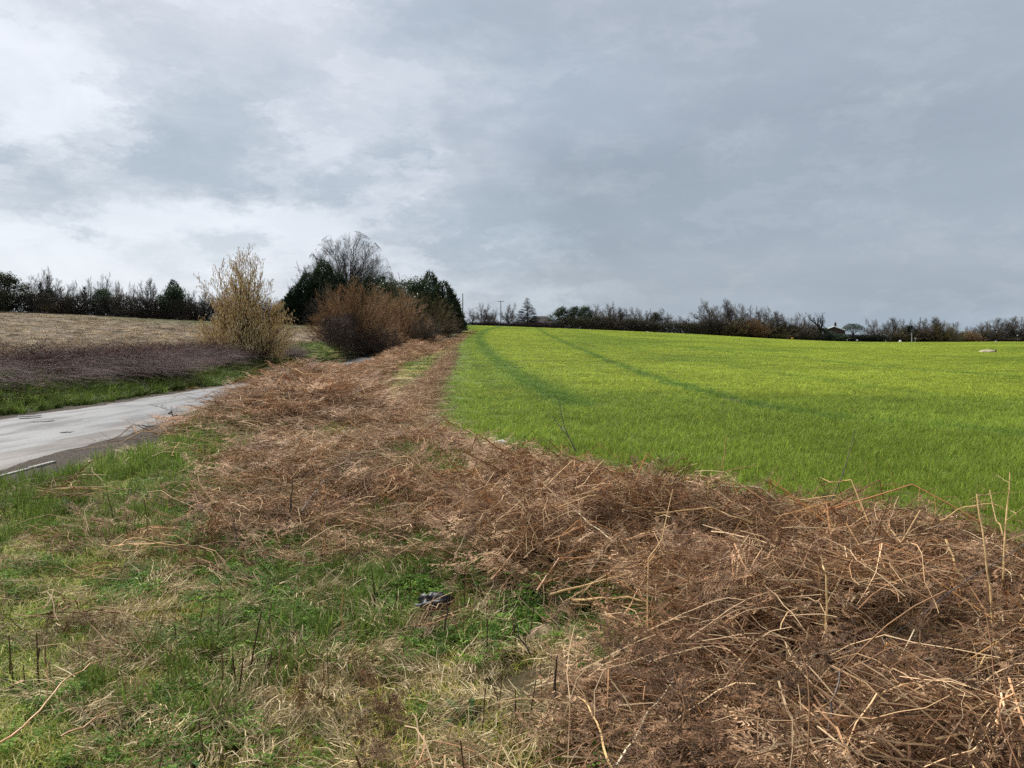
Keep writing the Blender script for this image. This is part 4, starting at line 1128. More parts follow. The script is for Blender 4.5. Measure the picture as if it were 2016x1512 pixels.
def head(w, h, mat=M_white, nm='head', dz=0):
    def f(e, H): Geo().box((0, -.06, H - h / 2 + dz), (w, .08, h)).obj(nm, mat, e)
    return f
GP = 'small posts at the far edge of the crop'
post('marker_post', 1668, 668, 262, .06, M_steel, 'thin pale post in front of the clipped dark hedge, left of the white topped one', 'post', extra=head(.3, .3, M_steel, 'cap'))
post('marker_post', 1687.5, 668, 262, .07, M_steel, 'short post with a white top in front of the clipped dark hedge', 'post', extra=head(.45, .55))
post('marker_post', 1744, 669, 266, .07, M_steel, 'thin grey post at the right end of the clipped dark hedge', 'post', extra=head(.2, .12, M_steel, 'cap'))
post('lamp_post', 1795, 655, 268, .13, M_steel, 'tall pale post in front of the small dark evergreen', 'post', extra=head(.35, .25, M_steel, 'cap'))
post('road_sign', 1802, 665, 268, .06, M_steel, 'low grey sign board on a post just right of the tall pale post', 'sign', extra=head(.8, .35, M_steel, 'sign_board'))
post('marker_post', 2003, 659, 272, .07, M_wood, 'thin post with a pale head near the right edge of the photo', 'post', extra=head(.4, .4))
post('marker_post', 1931.5, 668, 272, .06, M_wood, 'thin dark post below the left spreading oak', 'post', extra=head(.15, .1, M_wood, 'cap'))
def sign_panel(e, H):
    b = Geo().box((0, -.06, H - .55), (.8, .07, 1.05)).obj('sign_board', M_yellow, e)
    g = Geo()
    for k in range(3): g.box((0, -.105, H - .3 - k * .24), (.42, .012, .08))
    g.obj('dark_print', M_glass, b)
post('yellow_sign', 1559.5, 664, 258, .05, M_wood, 'small yellow sign board at the crop edge below the high wood', 'sign', extra=sign_panel)

def lump(name, loc, dims, mat, label, cat, seed=1, n=3, rough=.25, parent=None, kind=None):
    r = rng(seed); import bmesh
    bm = bmesh.new(); bmesh.ops.create_icosphere(bm, subdivisions=n, radius=1)
    me = bpy.data.meshes.new(name)
    for v in bm.verts:
        f = 1 + rough * 2 * (float(fbm(v.co.x * 1.7 + seed * 3, v.co.y * 1.7 + v.co.z * 2.3, seed, 3)) - .5)
        v.co = Vector((v.co.x * dims[0] / 2 * f, v.co.y * dims[1] / 2 * f, v.co.z * dims[2] * (f if v.co.z > 0 else .3)))
    bm.to_mesh(me); bm.free(); me.materials.append(mat)
    for p in me.polygons: p.use_smooth = True
    o = link(bpy.data.objects.new(name, me)); o.location = loc
    return tag(o, label, cat, kind=kind)
x, y, z = at(1772.5, 673, 268); lump('white_bale', (x, y, float(terrain(x, y))), (1.1, .9, .85), M_white, 'small white wrapped bale at the far crop edge left of the tall pale post', 'bale', 4, 2, .15)
x, y, z = at(1961, 672, 272); lump('grey_boulder', (x, y, float(terrain(x, y))), (1.0, .8, .45), M_steel, 'small grey boulder at the far crop edge below the last wood', 'stone', 5, 2, .15)
x, y, z = hit(1945, 693.5); lump('soil_heap', (x, y, z), (28 / F * y, 22 / F * y * 1.5, 5.0 / F * y), M_chalk, 'low pale heap of chalky soil lying in the crop at far right', 'soil heap', 6, 3, .3)
xx, yy, zz = hit(1960, 694.5); g = Geo(); tubes(g, np.array([[(0, 0, -.2), (.01, 0, .3), (0.02, 0, 6.5 / F * yy)]]), np.full((1, 3), 1.1 / F * yy), 6, ONE, True)
o = g.obj('wooden_stake', M_wood); o.location = (xx, yy, zz); tag(o, 'short dark stake beside the pale soil heap in the crop', 'stake')
x, y, z = at(1275, 652, 266); lump('pale_stone', (x, y, float(terrain(x, y))), (1.0, .8, .35), M_chalk, 'pale stone on the far crop edge left of the ivy grown tree', 'stone', 8, 2, .2)
# ------------------------------------------------------------------ low vegetation
M_grass = veg_mat('grass_blades', True, .35, .65, rnd=.18, spec=.10)
M_dead = veg_mat('dead_stems', True, .12, .7, rnd=.22, spec=.15)
M_crop = veg_mat('wheat_blades', True, .45, .65, rnd=.10, spec=.10)
M_stalk = veg_mat('bracken_stalk', False, 0, .55, rnd=.12, spec=.3)

def src_collection(name, meshes):
    c = bpy.data.collections.new(name)
    for k, me in enumerate(meshes):
        c.objects.link(bpy.data.objects.new('%s_%02d' % (name, k), me))
    return c

def scatter(name, coll, pts, rot, scl, idx, tint, label, cat, parent=None):
    me = bpy.data.meshes.new(name); n = len(pts)
    me.vertices.add(n); me.vertices.foreach_set('co', np.asarray(pts, np.float32).ravel())
    me.attributes.new('rot', 'FLOAT_VECTOR', 'POINT').data.foreach_set('vector', np.asarray(rot, np.float32).ravel())
    me.attributes.new('scl', 'FLOAT_VECTOR', 'POINT').data.foreach_set('vector', np.asarray(scl, np.float32).ravel())
    me.attributes.new('idx', 'INT', 'POINT').data.foreach_set('value', np.asarray(idx, np.int32))
    t = np.ones((n, 4), np.float32); t[:, :3] = tint
    me.attributes.new('tint', 'FLOAT_COLOR', 'POINT').data.foreach_set('color', t.ravel())
    ng = bpy.data.node_groups.new(name, 'GeometryNodeTree'); ng.is_modifier = True
    ng.interface.new_socket('Geometry', in_out='INPUT', socket_type='NodeSocketGeometry')
    ng.interface.new_socket('Geometry', in_out='OUTPUT', socket_type='NodeSocketGeometry')
    N = ng.nodes; gi, go = N.new('NodeGroupInput'), N.new('NodeGroupOutput')
    ci = N.new('GeometryNodeCollectionInfo'); ci.inputs['Collection'].default_value = coll
    ci.inputs['Separate Children'].default_value = True; ci.inputs['Reset Children'].default_value = True
    ip = N.new('GeometryNodeInstanceOnPoints'); ip.inputs['Pick Instance'].default_value = True
    def na(nm, ty):
        a = N.new('GeometryNodeInputNamedAttribute'); a.data_type = ty; a.inputs['Name'].default_value = nm
        return a.outputs['Attribute']
    er = N.new('FunctionNodeEulerToRotation'); L = ng.links
    L.new(gi.outputs[0], ip.inputs['Points']); L.new(ci.outputs[0], ip.inputs['Instance'])
    L.new(na('idx', 'INT'), ip.inputs['Instance Index'])
    L.new(na('rot', 'FLOAT_VECTOR'), er.inputs[0]); L.new(er.outputs[0], ip.inputs['Rotation'])
    L.new(na('scl', 'FLOAT_VECTOR'), ip.inputs['Scale']); L.new(ip.outputs[0], go.inputs[0])
    o = link(bpy.data.objects.new(name, me), parent)
    md = o.modifiers.new('scatter', 'NODES'); md.node_group = ng
    if parent is None: tag(o, label, cat, kind='stuff')
    else: o['kind'] = 'stuff'
    return o

# -- building blocks, real sizes in metres
def tuft(seed, n, rad, L0, L1, lean, droop, w, cols, p=None, comb=None, K=3, wig=0., z0=-.01):
    r = rng(seed); g = Geo()
    a = r.random(n) * 2 * np.pi; rr = rad * np.sqrt(r.random(n))
    base = np.stack([np.cos(a) * rr, np.sin(a) * rr, np.full(n, z0)], -1)
    b = r.random(n) * 2 * np.pi if comb is None else comb + r.normal(size=n) * .5
    ln = lean[0] + (lean[1] - lean[0]) * r.random(n)
    d = np.stack([np.cos(b) * np.sin(ln), np.sin(b) * np.sin(ln), np.cos(ln)], -1)
    ribbons(g, base, d, L0 + (L1 - L0) * r.random(n), w * (.6 + .8 * r.random(n)), droop[0] + (droop[1] - droop[0]) * r.random(n), K, pick(r, cols, n, .2, p), wig=wig, r=r, twist=r.normal(size=n) * .5)
    return g
GREENS = [(.165, .205, .030), (.230, .260, .045), (.100, .140, .028), (.310, .310, .085)]
STRAW = [(.52, .41, .23), (.42, .32, .17), (.60, .50, .31), (.34, .25, .13)]
BROWN = [(.260, .155, .086), (.165, .096, .055), (.350, .222, .128), (.098, .058, .036)]
def turf(seed, straw=.3, n=60, L=(.03, .115)):
    g = tuft(seed, n, .075, L[0], L[1], (.2, 1.25), (.15, .8), .0042, GREENS + STRAW, p=[(1 - straw) / 4] * 4 + [straw / 4] * 4, comb=None, wig=.2)
    return g.mesh('turf', M_grass)
def lush(seed, n=40):
    return tuft(seed, n, .05, .08, .20, (.1, .6), (.15, .5), .0065, [(.095, .160, .026), (.135, .200, .034), (.180, .235, .055)], comb=None, wig=.08).mesh('turf', M_grass)
def strawmat(seed, n=64):
    return tuft(seed, n, .10, .06, .20, (.9, 1.5), (-.10, .45), .0042, STRAW + [(.20, .17, .07)], comb=rng(seed).random() * 6.3, wig=.36, K=4, z0=.02).mesh('straw', M_dead)
def herb(seed, n=44):
    """low rosettes of cut leaves"""
    r = rng(seed); g = Geo()
    a = r.random(n) * 2 * np.pi; rad = .10 * np.sqrt(r.random(n)); h = .015 + .05 * r.random(n)
    c = np.stack([np.cos(a) * rad, np.sin(a) * rad, h], -1)
    col = pick(r, [(.090, .185, .022), (.125, .225, .028), (.065, .140, .022), (.16, .26, .040)], n, .15)
    m = 9
    t = np.linspace(0, 1, m); side = np.where(np.arange(m) % 2, 1, -1)
    dr = np.stack([np.cos(a + r.normal(size=n) * .5), np.sin(a + r.normal(size=n) * .5), .1 + .2 * r.normal(size=n)], -1); dr = norm(dr)
    pr = norm(np.cross(dr, [0, 0, 1.]))
    L = .040 + .03 * r.random(n)
    pos = c[:, None] + dr[:, None] * (L[:, None] * t)[..., None] + pr[:, None] * (L[:, None] * .30 * (1 - t * .6) * side)[..., None]
    pos = pos.reshape(-1, 3); nr = norm(np.array([0, 0, 1.]) + .35 * r.normal(size=pos.shape))
    leaflets(g, pos, nr, .0145 * (.7 + .6 * r.random(len(pos))), .65, np.repeat(col, m, 0), r)
    return g.mesh('herb', M_grass)
def broad(seed, n=7):
    r = rng(seed); g = Geo(); a = np.arange(n) * 2.4 + r.random(n)
    d = np.stack([np.cos(a) * .8, np.sin(a) * .8, .55 + 0 * a], -1)
    ribbons(g, np.zeros((n, 3)), d, .07 + .07 * r.random(n), np.full(n, .028), np.full(n, .35), 4, pick(r, [(.06, .14, .035), (.09, .17, .05)], n, .15))
    return g.mesh('leaf_rosette', M_grass)
def frond(seed, n=14, L=.48, crush=.10, fans=1, cols=BROWN, flat=.5):
    """withered bracken frond: rachis, pinnae and their comb of pinnules"""
    r = rng(seed); g = Geo()
    for f in range(fans):
        yaw = r.random() * 6.28; K = 8
        d = norm(np.array([math.cos(yaw), math.sin(yaw), .35 * r.random()])); P = np.zeros((1, K, 3)); P[0, 0] = (r.normal(size=3) * .05) * (fans > 1)
        P[0, 0, 2] = .03 + .05 * r.random()
        for q in range(1, K):
            d = norm(d + crush * 1.2 * r.normal(size=3) - np.array([0, 0, .10])); P[0, q] = P[0, q - 1] + d * L / (K - 1)
        tubes(g, P, np.linspace(.0028, .0008, K)[None], 3, (.22, .13, .07))
        t = np.repeat(np.linspace(.15, .97, n), 2); sd_ = np.tile([1, -1], n)
        i = np.minimum((t * (K - 1)).astype(int), K - 2); w = (t * (K - 1) - i)[:, None]
        st = P[0, i] * (1 - w) + P[0, i + 1] * w; T = norm(P[0, i + 1] - P[0, i])
        S = norm(np.cross(T, [0, 0, 1.])) * sd_[:, None]
        pl = L * .30 * np.sin(np.pi * np.clip(t, .05, 1) ** .7) ** .8 * (.7 + .5 * r.random(2 * n))
        dd = norm(S + .35 * T + .5 * crush * 4 * r.normal(size=S.shape) - np.array([0, 0, .3]))
        m = 6; Pp = np.zeros((2 * n, m, 3)); Pp[:, 0] = st
        for q in range(1, m):
            dd = norm(dd + crush * 2.4 * r.normal(size=dd.shape) - np.array([0, 0, .12])); Pp[:, q] = Pp[:, q - 1] + dd * (pl / (m - 1))[:, None]
        c = pick(r, cols, 2 * n, .25)
        # pinnules: small blades to both sides
        k = 9; tt = np.linspace(.1, 1, k); ii_ = np.minimum((tt * (m - 1)).astype(int), m - 2); ww = (tt * (m - 1) - ii_)[None, :, None]
        b = Pp[:, ii_] * (1 - ww) + Pp[:, ii_ + 1] * ww; tg = norm(Pp[:, ii_ + 1] - Pp[:, ii_])
        for s_ in (1, -1):
            sv = norm(np.cross(tg, [0, 0, 1.])) * s_ + .4 * tg + .5 * crush * 5 * r.normal(size=tg.shape)
            ln = np.repeat(pl[:, None], k, 1) * .20 * (1.1 - tt[None] * .7)
            ribbons(g, b.reshape(-1, 3), norm(sv).reshape(-1, 3), ln.ravel(), np.full(ln.size, .0052), np.full(ln.size, .25), 1, np.repeat(c, k, 0))
    if flat != 1:
        for v in g.V: v[:, 2] = .01 + np.abs(v[:, 2]) * flat
    return g.mesh('frond', M_dead)
def tangle(seed, n=22, L=(.25, .6), cols=None, rad=.18, lift=.10, R=.0023):
    r = rng(seed); g = Geo(); K = 6; cols = cols or [(.50, .35, .20), (.36, .22, .12), (.60, .46, .29), (.25, .145, .085)]
    P = np.zeros((n, K, 3)); a = r.random(n) * 2 * np.pi
    P[:, 0] = np.stack([np.cos(a) * rad * r.random(n), np.sin(a) * rad * r.random(n), lift * r.random(n)], -1)
    y = r.random(n) * 2 * np.pi; d = np.stack([np.cos(y), np.sin(y), .55 * r.random(n)], -1); d = norm(d)
    ln = L[0] + (L[1] - L[0]) * r.random(n)
    P[:, 0] -= d * (ln * .4)[:, None] * np.array([1, 1, 0])
    for q in range(1, K):
        d = norm(d + .22 * r.normal(size=d.shape) - np.array([0, 0, .16])); P[:, q] = P[:, q - 1] + d * (ln / (K - 1))[:, None]
    P[..., 2] = np.maximum(P[..., 2], .004)
    tubes(g, P, (R * (.6 + .9 * r.random(n)))[:, None] * np.linspace(1.1, .6, K), 3, pick(r, cols, n, .2))
    return g.mesh('stems', M_dead)
GOLD = [(.62, .36, .14), (.55, .29, .105), (.66, .44, .21), (.42, .20, .08), (.33, .18, .09)]
def stalks(seed, n=5, L=(.5, 1.1), R=.0048, stand=.3):
    """broken bracken stalks, a few leaning together"""
    r = rng(seed); g = Geo(); K = 6; P = np.zeros((n, K, 3)); P[:, 0, :2] = r.normal(size=(n, 2)) * .10; P[:, 0, 2] = -.02
    y = r.random() * 6.28 + r.normal(size=n) * .6
    el = np.where(r.random(n) < stand, .9 + .5 * r.random(n), .12 + .45 * r.random(n))
    d = np.stack([np.cos(y) * np.cos(el), np.sin(y) * np.cos(el), np.sin(el)], -1); ln = L[0] + (L[1] - L[0]) * r.random(n)
    kink = r.integers(2, 5, n)
    for q in range(1, K):
        bend = (kink == q)[:, None] * np.stack([r.normal(size=n) * .6, r.normal(size=n) * .6, -1.0 - .5 * r.random(n)], -1)
        d = norm(d + .05 * r.normal(size=d.shape) + bend); P[:, q] = P[:, q - 1] + d * (ln / (K - 1))[:, None]
    P[..., 2] = np.maximum(P[..., 2], -.02)
    c = pick(r, GOLD, n, .12)
    tubes(g, P, (R * (.7 + .6 * r.random(n)))[:, None] * np.linspace(1.15, .5, K), 5, c)
    # bare side ribs
    P1, R1 = grow(P, np.full((n, K), R * .5), 4, .35, 1, 55, .28, 4, -.05, .12, .8, r, .4)
    P1[..., 2] = np.maximum(P1[..., 2], -.01)
    tubes(g, P1, R1, 3, np.repeat(c, 4, 0) * .8)
    return g.mesh('stalks', M_dead)
def stubs(seed, n=7, cols=((.10, .055, .032), (.16, .09, .05), (.24, .15, .09))):
    r = rng(seed); g = Geo(); P = np.zeros((n, 3, 3)); P[:, 0, :2] = r.normal(size=(n, 2)) * .12
    d = norm(np.stack([r.normal(size=n) * .14, r.normal(size=n) * .14, np.ones(n)], -1)); ln = .08 + .22 * r.random(n) ** 1.5
    P[:, 1] = P[:, 0] + d * (ln * .5)[:, None]; P[:, 2] = P[:, 0] + d * ln[:, None] + r.normal(size=(n, 3)) * .01; P[:, 0, 2] = -.03
    tubes(g, P, (.0022 + .0022 * r.random(n))[:, None] * np.array([1.2, 1, .8]), 4, pick(r, cols, n, .2))
    return g.mesh('stubs', M_dead)
def wheat(seed, n=26):
    return tuft(seed, n, .085, .07, .155, (.05, .75), (.15, .6), .0060, [(.270, .345, .042), (.350, .395, .052), (.180, .255, .034), (.48, .47, .12)], p=[.4, .3, .2, .1], wig=.08).mesh('wheat', M_crop)

C_turf = src_collection('turf_tufts', [turf(k, s) for k, s in ((1, .16), (2, .28), (3, .40), (4, .22), (5, .5))])
C_lush = src_collection('lush_tufts', [lush(k) for k in (11, 12, 13)])
C_straw = src_collection('straw_mats', [strawmat(k) for k in (21, 22, 23, 24)])
C_herb = src_collection('herb_rosettes', [herb(k) for k in (31, 32, 33, 34)] + [broad(35)])
C_frond = src_collection('withered_fronds', [frond(41), frond(42, 12, .40, .16), frond(43, 14, .50, .08), frond(44, 12, .38, .22, 2), frond(45, 12, .36, .26, 2)])
PALE_BR = [(.46, .300, .175), (.34, .215, .120), (.56, .39, .235), (.24, .145, .082)]
C_frond2 = src_collection('pale_fronds', [frond(46, 14, .44, .18, 2, PALE_BR), frond(47, 13, .40, .14, 1, PALE_BR), frond(48, 12, .36, .24, 2, PALE_BR)])
C_tangle = src_collection('stem_tangles', [tangle(k) for k in (51, 52, 53, 54)])
C_stalk = src_collection('stalk_bundles', [stalks(k) for k in (61, 62, 63, 64, 65)])
C_stub = src_collection('stub_groups', [stubs(k) for k in (71, 72, 73)])
C_wheat = src_collection('wheat_tufts', [wheat(k) for k in (81, 82, 83, 84)])

# -- where things grow
def gfun(y, d0, smax, pile=False):
    y = np.asarray(y, float)
    return np.interp(y, [d0, 12, 30, 80, 200], [1, 1.8, 2.1, 3.2, 4.4]) if pile else np.clip(y / d0, 1, smax)
def sample(r, y0, y1, dens, d0, margin=1.2, x0=None, x1=None, smax=12., pile=False):
    """ground points seen by the camera and a little beyond; density falls off with distance beyond d0"""
    n_tot = 0; out = []
    ys = np.geomspace(max(y0, .8), y1, 60)
    for a, b in zip(ys[:-1], ys[1:]):
        m = (a + b) / 2; w = 2 * (.70 * m + margin); rho = dens / float(gfun(m, d0, smax, pile)) ** 2
        k = r.poisson(rho * w * (b - a)); y = a + (b - a) * r.random(k); x = (r.random(k) - .5) * w
        out.append(np.stack([x, y], -1))
    p = np.concatenate(out)
    if x0 is not None: p = p[(p[:, 0] > x0)]
    if x1 is not None: p = p[(p[:, 0] < x1)]
    return p[:, 0], p[:, 1]

CLEAR = [(*hit(852, 1203)[:2], .13), (*hit(852, 1230)[:2], .08), (*hit(1120, 1250)[:2], .05), (*hit(342, 838)[:2], .3)]
def spread(name, coll, nvar, x, y, r, s0, s1, tint, label, cat, d0=8, lift=0., tilt=.15, zmax=1.3, idx=None, yaw=None, smax=12., pile=False):
    for cx0, cy0, cr in CLEAR:
        k_ = np.hypot(x - cx0, y - cy0) > cr
        x, y = x[k_], y[k_]
        if idx is not None: idx = idx[k_]
        if np.ndim(tint) == 2: tint = tint[k_]
        if yaw is not None: yaw = yaw[k_]
    n = len(x); grow_ = gfun(y, d0, smax, pile)
    s = (s0 + (s1 - s0) * r.random(n))
    z = terrain(x, y) + lift * r.random(n) * (sstep(path_x(y) - x, .3, 2.0) * (.35 + 1.1 * sstep(fbm(x * 1.3, y * 1.3, 401, 2), .3, .7)) if pile else 1)
    rot = np.stack([tilt * r.normal(size=n) / grow_, tilt * r.normal(size=n) / grow_, (r.random(n) * 2 * np.pi if yaw is None else yaw)], -1)
    scl = np.stack([s * grow_, s * grow_, s * np.minimum(grow_, zmax)], -1)
    t = np.asarray(tint, float)
    if t.ndim == 1: t = np.repeat(t[None], n, 0)
    return scatter(name, coll, np.stack([x, y, z], -1), rot, scl, r.integers(0, nvar, n) if idx is None else idx, t, label, cat)

def keep(mask, *arrs): return [a[mask] for a in arrs]

def off_road(x, y, pad=.0): return (x > road_right(y) + pad) | (x < road_left(y) - pad)
def grassy(x, y):
    """0..1 how much living grass covers the ground"""
    bn = bracken_in(x, y); j = (fbm(x * .9, y * .9, 91, 3) - .5) * 2.4
    g = sstep(bn + j, -.6, .8)
    g = np.maximum(g, .35 * (1 - sstep(y, 6, 9)) * sstep(fbm(x * 1.2, y * 1.2, 92, 3), .5, .62))
    g = np.maximum(g, .8 * sstep(y, 6, 8) * sstep(bn, -3.4, -1.2) * sstep(fbm(x * .9, y * .7, 131, 3), .38, .50))
    g = np.maximum(g, (x < road_left(y)) * 1.0)
    p = path_x(y) - x                                       # green strip beside the path
    strip = sstep(p, .4 + .006 * y, 1.1 + .01 * y) * (1 - sstep(p, strip_w(y) + .1, strip_w(y) + .9)) * sstep(y, 18, 26) * (.6 + .4 * sstep(fbm(x * .6, y * .3, 93, 3), .35, .5))
    return np.maximum(g, strip)

r = rng(1001)
# turf
x, y = sample(r, 1.6, 130, 230, 5.5, 1.3)
gk = grassy(x, y) * (.55 + .45 * sstep(fbm(x * 1.6, y * 1.6, 94, 3), .3, .55))
m = (r.random(len(x)) < gk) & off_road(x, y, .55 + .75 * fbm(x * 1.5, y * 1.5, 120, 2)) & (x < crop_edge(y) - .1) & (x > road_left(y) - 4.2)
x, y = keep(m, x, y)
strawness = sstep(fbm(x * .8 + 3, y * .8, 95, 3), .34, .56) * (1 - .8 * sstep(-x - .35 * y, .3, 1.5))
idx = np.where(r.random(len(x)) < strawness, r.choice([2, 4], len(x)), r.choice([0, 1, 3], len(x)))
near_left = sstep(-x - .45 * y, -.2, .8)
tint = np.array([1.25, 1.20, 1.05]) * (.95 + .45 * fbm(x * .5, y * .5, 96, 3))[:, None] * (np.array([1., 1., 1.]) - near_left[:, None] * np.array([.12, -.02, .05]))
spread('grass', C_turf, 5, x, y, r, .7, 1.25, tint, 'rough verge grass, green mixed with dead blades, between the lane and the bracken', 'grass', d0=5.5, idx=idx)
# lush grass: lane banks and patches
x, y = sample(r, 1.6, 80, 80, 6, 1.3)
j = fbm(x * .9 + 7, y * .9, 97, 3)
bank = (x < road_left(y) - .45) & (x > road_left(y) - 3.6)
lane_side = (x > road_right(y) + .75) & (x < road_right(y) + 2.4) & (y < 17)
m = ((bank & (r.random(len(x)) < .95)) | (lane_side & (r.random(len(x)) < .7)) | ((j > .60) & (grassy(x, y) > .6) & (x > road_right(y)))) & (x < crop_edge(y))
x, y = keep(m & off_road(x, y, .4), x, y)
spread('lush_grass', C_lush, 3, x, y, r, .7, 1.3, np.array([1, 1, 1.]) * (.7 + .5 * fbm(x * .7, y * .7, 98, 2))[:, None], 'fresh green grass growing along both edges of the lane', 'grass', d0=6, zmax=1.8)
x, y = sample(r, 14, 90, 120, 10, 6)
m = (x < road_left(y) - .5) & (x > road_left(y) - 3.9) & (r.random(len(x)) < (.55 + .45 * sstep(fbm(x * .5, y * .5, 197, 3), .4, .5)))
x, y = keep(m, x, y)
spread('bank_grass', C_lush, 3, x, y, r, .9, 1.7, np.array([.95, .92, 1.]) * (.30 + .75 * fbm(x * .5, y * .5, 198, 3))[:, None], 'tufted green grass on the bank beyond the lane under the brambles', 'grass', d0=14, zmax=2.2)
# herbs
x, y = sample(r, 1.8, 22, 120, 6, 1.2)
hp = sstep(fbm(x * .75 + 11, y * .75, 99, 3), .44, .56)
band = sstep(y, 3.6, 4.4) * (1 - sstep(y, 6.0, 7.5)) * sstep(x + .30 * y, -.9, -.2)
m = (r.random(len(x)) < np.clip((hp * .45 + band * .65) * sstep(x + .42 * y, -.9, .3) + .04, 0, .95) * sstep(bracken_in(x, y), -.9, .1)) & off_road(x, y, .8) & (x < crop_edge(y)) & (x > road_right(y))
x, y = keep(m, x, y)
idx = np.where(r.random(len(x)) < .10, 4, r.integers(0, 4, len(x)))
spread('herbs', C_herb, 5, x, y, r, .7, 1.35, np.array([1, 1, 1.]) * (.75 + .4 * r.random((len(x), 1))), 'low carpet of bright green cut leaved herbs in the middle of the grass corner', 'ground cover', d0=6, idx=idx)
# straw
x, y = sample(r, 1.6, 40, 60, 6, 1.2)
sp = sstep(fbm(x * .9 + 23, y * .9, 100, 3), .47, .60)
bn = bracken_in(x, y); edge = np.exp(-((bn + .3) / .9) ** 2)
m = (r.random(len(x)) < np.clip(sp * .8 + edge * .75 + .10 + .22 * (y < 7), 0, 1)) & off_road(x, y, .6) & (x < crop_edge(y) + .15) & (x > road_right(y)) & ~((x < -.55 * y) & (r.random(len(x)) < .7))
x, y = keep(m, x, y)
spread('dead_grass', C_straw, 4, x, y, r, .6, 1.3, np.array([1, .98, .95]) * (.65 + .5 * r.random((len(x), 1))), 'pale matted dead grass lying in swirls between grass and bracken', 'dead grass', d0=6, lift=.03)

# bracken bed
def bed(x, y):
    near = sstep(path_x(y) - x, .15, .7) * sstep(-bracken_in(x, y) + (fbm(x * 1.3, y * 1.3, 101, 3) - .5) * 1.6, -.25, .45) * (1 - sstep(y, 17, 22))
    near = near * (1 - .92 * sstep(y, 6.5, 8.5) * sstep(bracken_in(x, y), -3.2, -1.2) * sstep(fbm(x * .9, y * .7, 131, 3), .38, .50))
    bank = sstep(x - road_right(y), .0, .7) * sstep(path_x(y) - strip_w(y) - x + (fbm(x * .8, y * .4, 102, 3) - .5) * 1.6, -.2, .6) * sstep(y, 13, 17)
    bank = bank * np.where(y > 175, 0.4, 1)
    return np.maximum(near, bank)
def mixzone(x, y):
    return sstep(-bracken_in(x, y), -2.6, -.8) * (1 - sstep(-bracken_in(x, y), 0, .6)) * sstep(y, 5.0, 6.5) * (x > road_right(y) + .8)
x, y = sample(r, 1.4, 200, 130, 5.5, 1.2, smax=4, pile=True)
b = bed(x, y); mz = mixzone(x, y)
m = r.random(len(x)) < np.maximum(b, .38 * mz * sstep(fbm(x * 1.4, y * 1.4, 103, 3), .42, .6))
x, y, b = keep(m, x, y, b)
# the right and near part is darker and fluffier, the bank by the lane redder and paler
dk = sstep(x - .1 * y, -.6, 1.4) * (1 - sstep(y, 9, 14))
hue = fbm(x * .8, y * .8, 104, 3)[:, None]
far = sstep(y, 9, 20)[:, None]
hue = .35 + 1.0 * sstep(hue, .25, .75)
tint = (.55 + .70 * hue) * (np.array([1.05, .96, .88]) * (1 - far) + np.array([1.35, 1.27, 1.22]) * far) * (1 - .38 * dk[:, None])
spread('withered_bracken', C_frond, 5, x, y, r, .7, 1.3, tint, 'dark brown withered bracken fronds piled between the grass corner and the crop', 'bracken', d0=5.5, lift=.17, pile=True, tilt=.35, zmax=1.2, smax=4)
x, y = sample(r, 1.4, 200, 85, 5.5, 1.2, smax=4, pile=True)
b = bed(x, y) * (1 - .55 * sstep(x - .1 * y, -.6, 1.4) * (1 - sstep(y, 9, 14)))
m = r.random(len(x)) < np.maximum(b, .30 * mixzone(x, y)); x, y = keep(m, x, y)
far = sstep(y, 9, 20)[:, None]
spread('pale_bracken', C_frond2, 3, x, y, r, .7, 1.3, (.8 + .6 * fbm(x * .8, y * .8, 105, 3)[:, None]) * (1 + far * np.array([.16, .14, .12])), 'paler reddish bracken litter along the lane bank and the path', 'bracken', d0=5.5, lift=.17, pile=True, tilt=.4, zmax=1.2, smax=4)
x, y = sample(r, 1.4, 170, 70, 6, 1.2, smax=4, pile=True)
b = bed(x, y); p = path_x(y) - x; pathz = .8 * sstep(p, -.5, .0) * (1 - sstep(p, .5, 1.1)) * sstep(y, 12, 15) * (1 - sstep(y, 60, 120))
m = r.random(len(x)) < np.clip(np.maximum(b * .9, .5 * mixzone(x, y) + .02 * (y < 9)) + pathz, 0, 1) * off_road(x, y, .5) * (x > road_right(y)) * (x < crop_edge(y) + .35 * fbm(x, y, 3))
x, y = keep(m, x, y)
spread('stem_litter', C_tangle, 4, x, y, r, .6, 1.25, np.array([1.0, .92, .85]) * (.6 + .55 * r.random((len(x), 1))), 'thin pale dead stems tangled over the bracken and the path', 'dead stems', d0=6, lift=.22, pile=True, tilt=.25, zmax=1.2, smax=4)
x, y = sample(r, 1.6, 160, 8.5, 6.5, 1.2, smax=4, pile=True)
b = bed(x, y); m = r.random(len(x)) < b * (.45 + .55 * sstep(fbm(x * .9, y * .9, 106, 2), .4, .6)) + .02 * mixzone(x, y); x, y = keep(m, x, y)
spread('bracken_stalks', C_stalk, 5, x, y, r, .65, 1.15, np.array([1.0, .97, .95]) * (.65 + .5 * r.random((len(x), 1))), 'golden brown broken bracken stalks strewn over the withered bed', 'bracken', d0=7, yaw=6.28 * 1.6 * fbm(x * .5, y * .5, 402, 2) + .5 * r.normal(size=len(x)), lift=.26, pile=True, tilt=.2, zmax=1.3, smax=4)
x, y = sample(r, 2.2, 30, 5, 8, 1.2)
m = (x > road_right(y) + .7) & (x < crop_edge(y)) & (r.random(len(x)) < .25 + .75 * mixzone(x, y)); x, y = keep(m, x, y)
spread('cut_stems', C_stub, 3, x, y, r, .7, 1.2, np.array([1, 1, 1.]) * (.7 + .5 * r.random((len(x), 1))), 'short upright brown stubs of cut stems standing in the grass', 'dead stems', d0=10, tilt=.08, zmax=1.1)
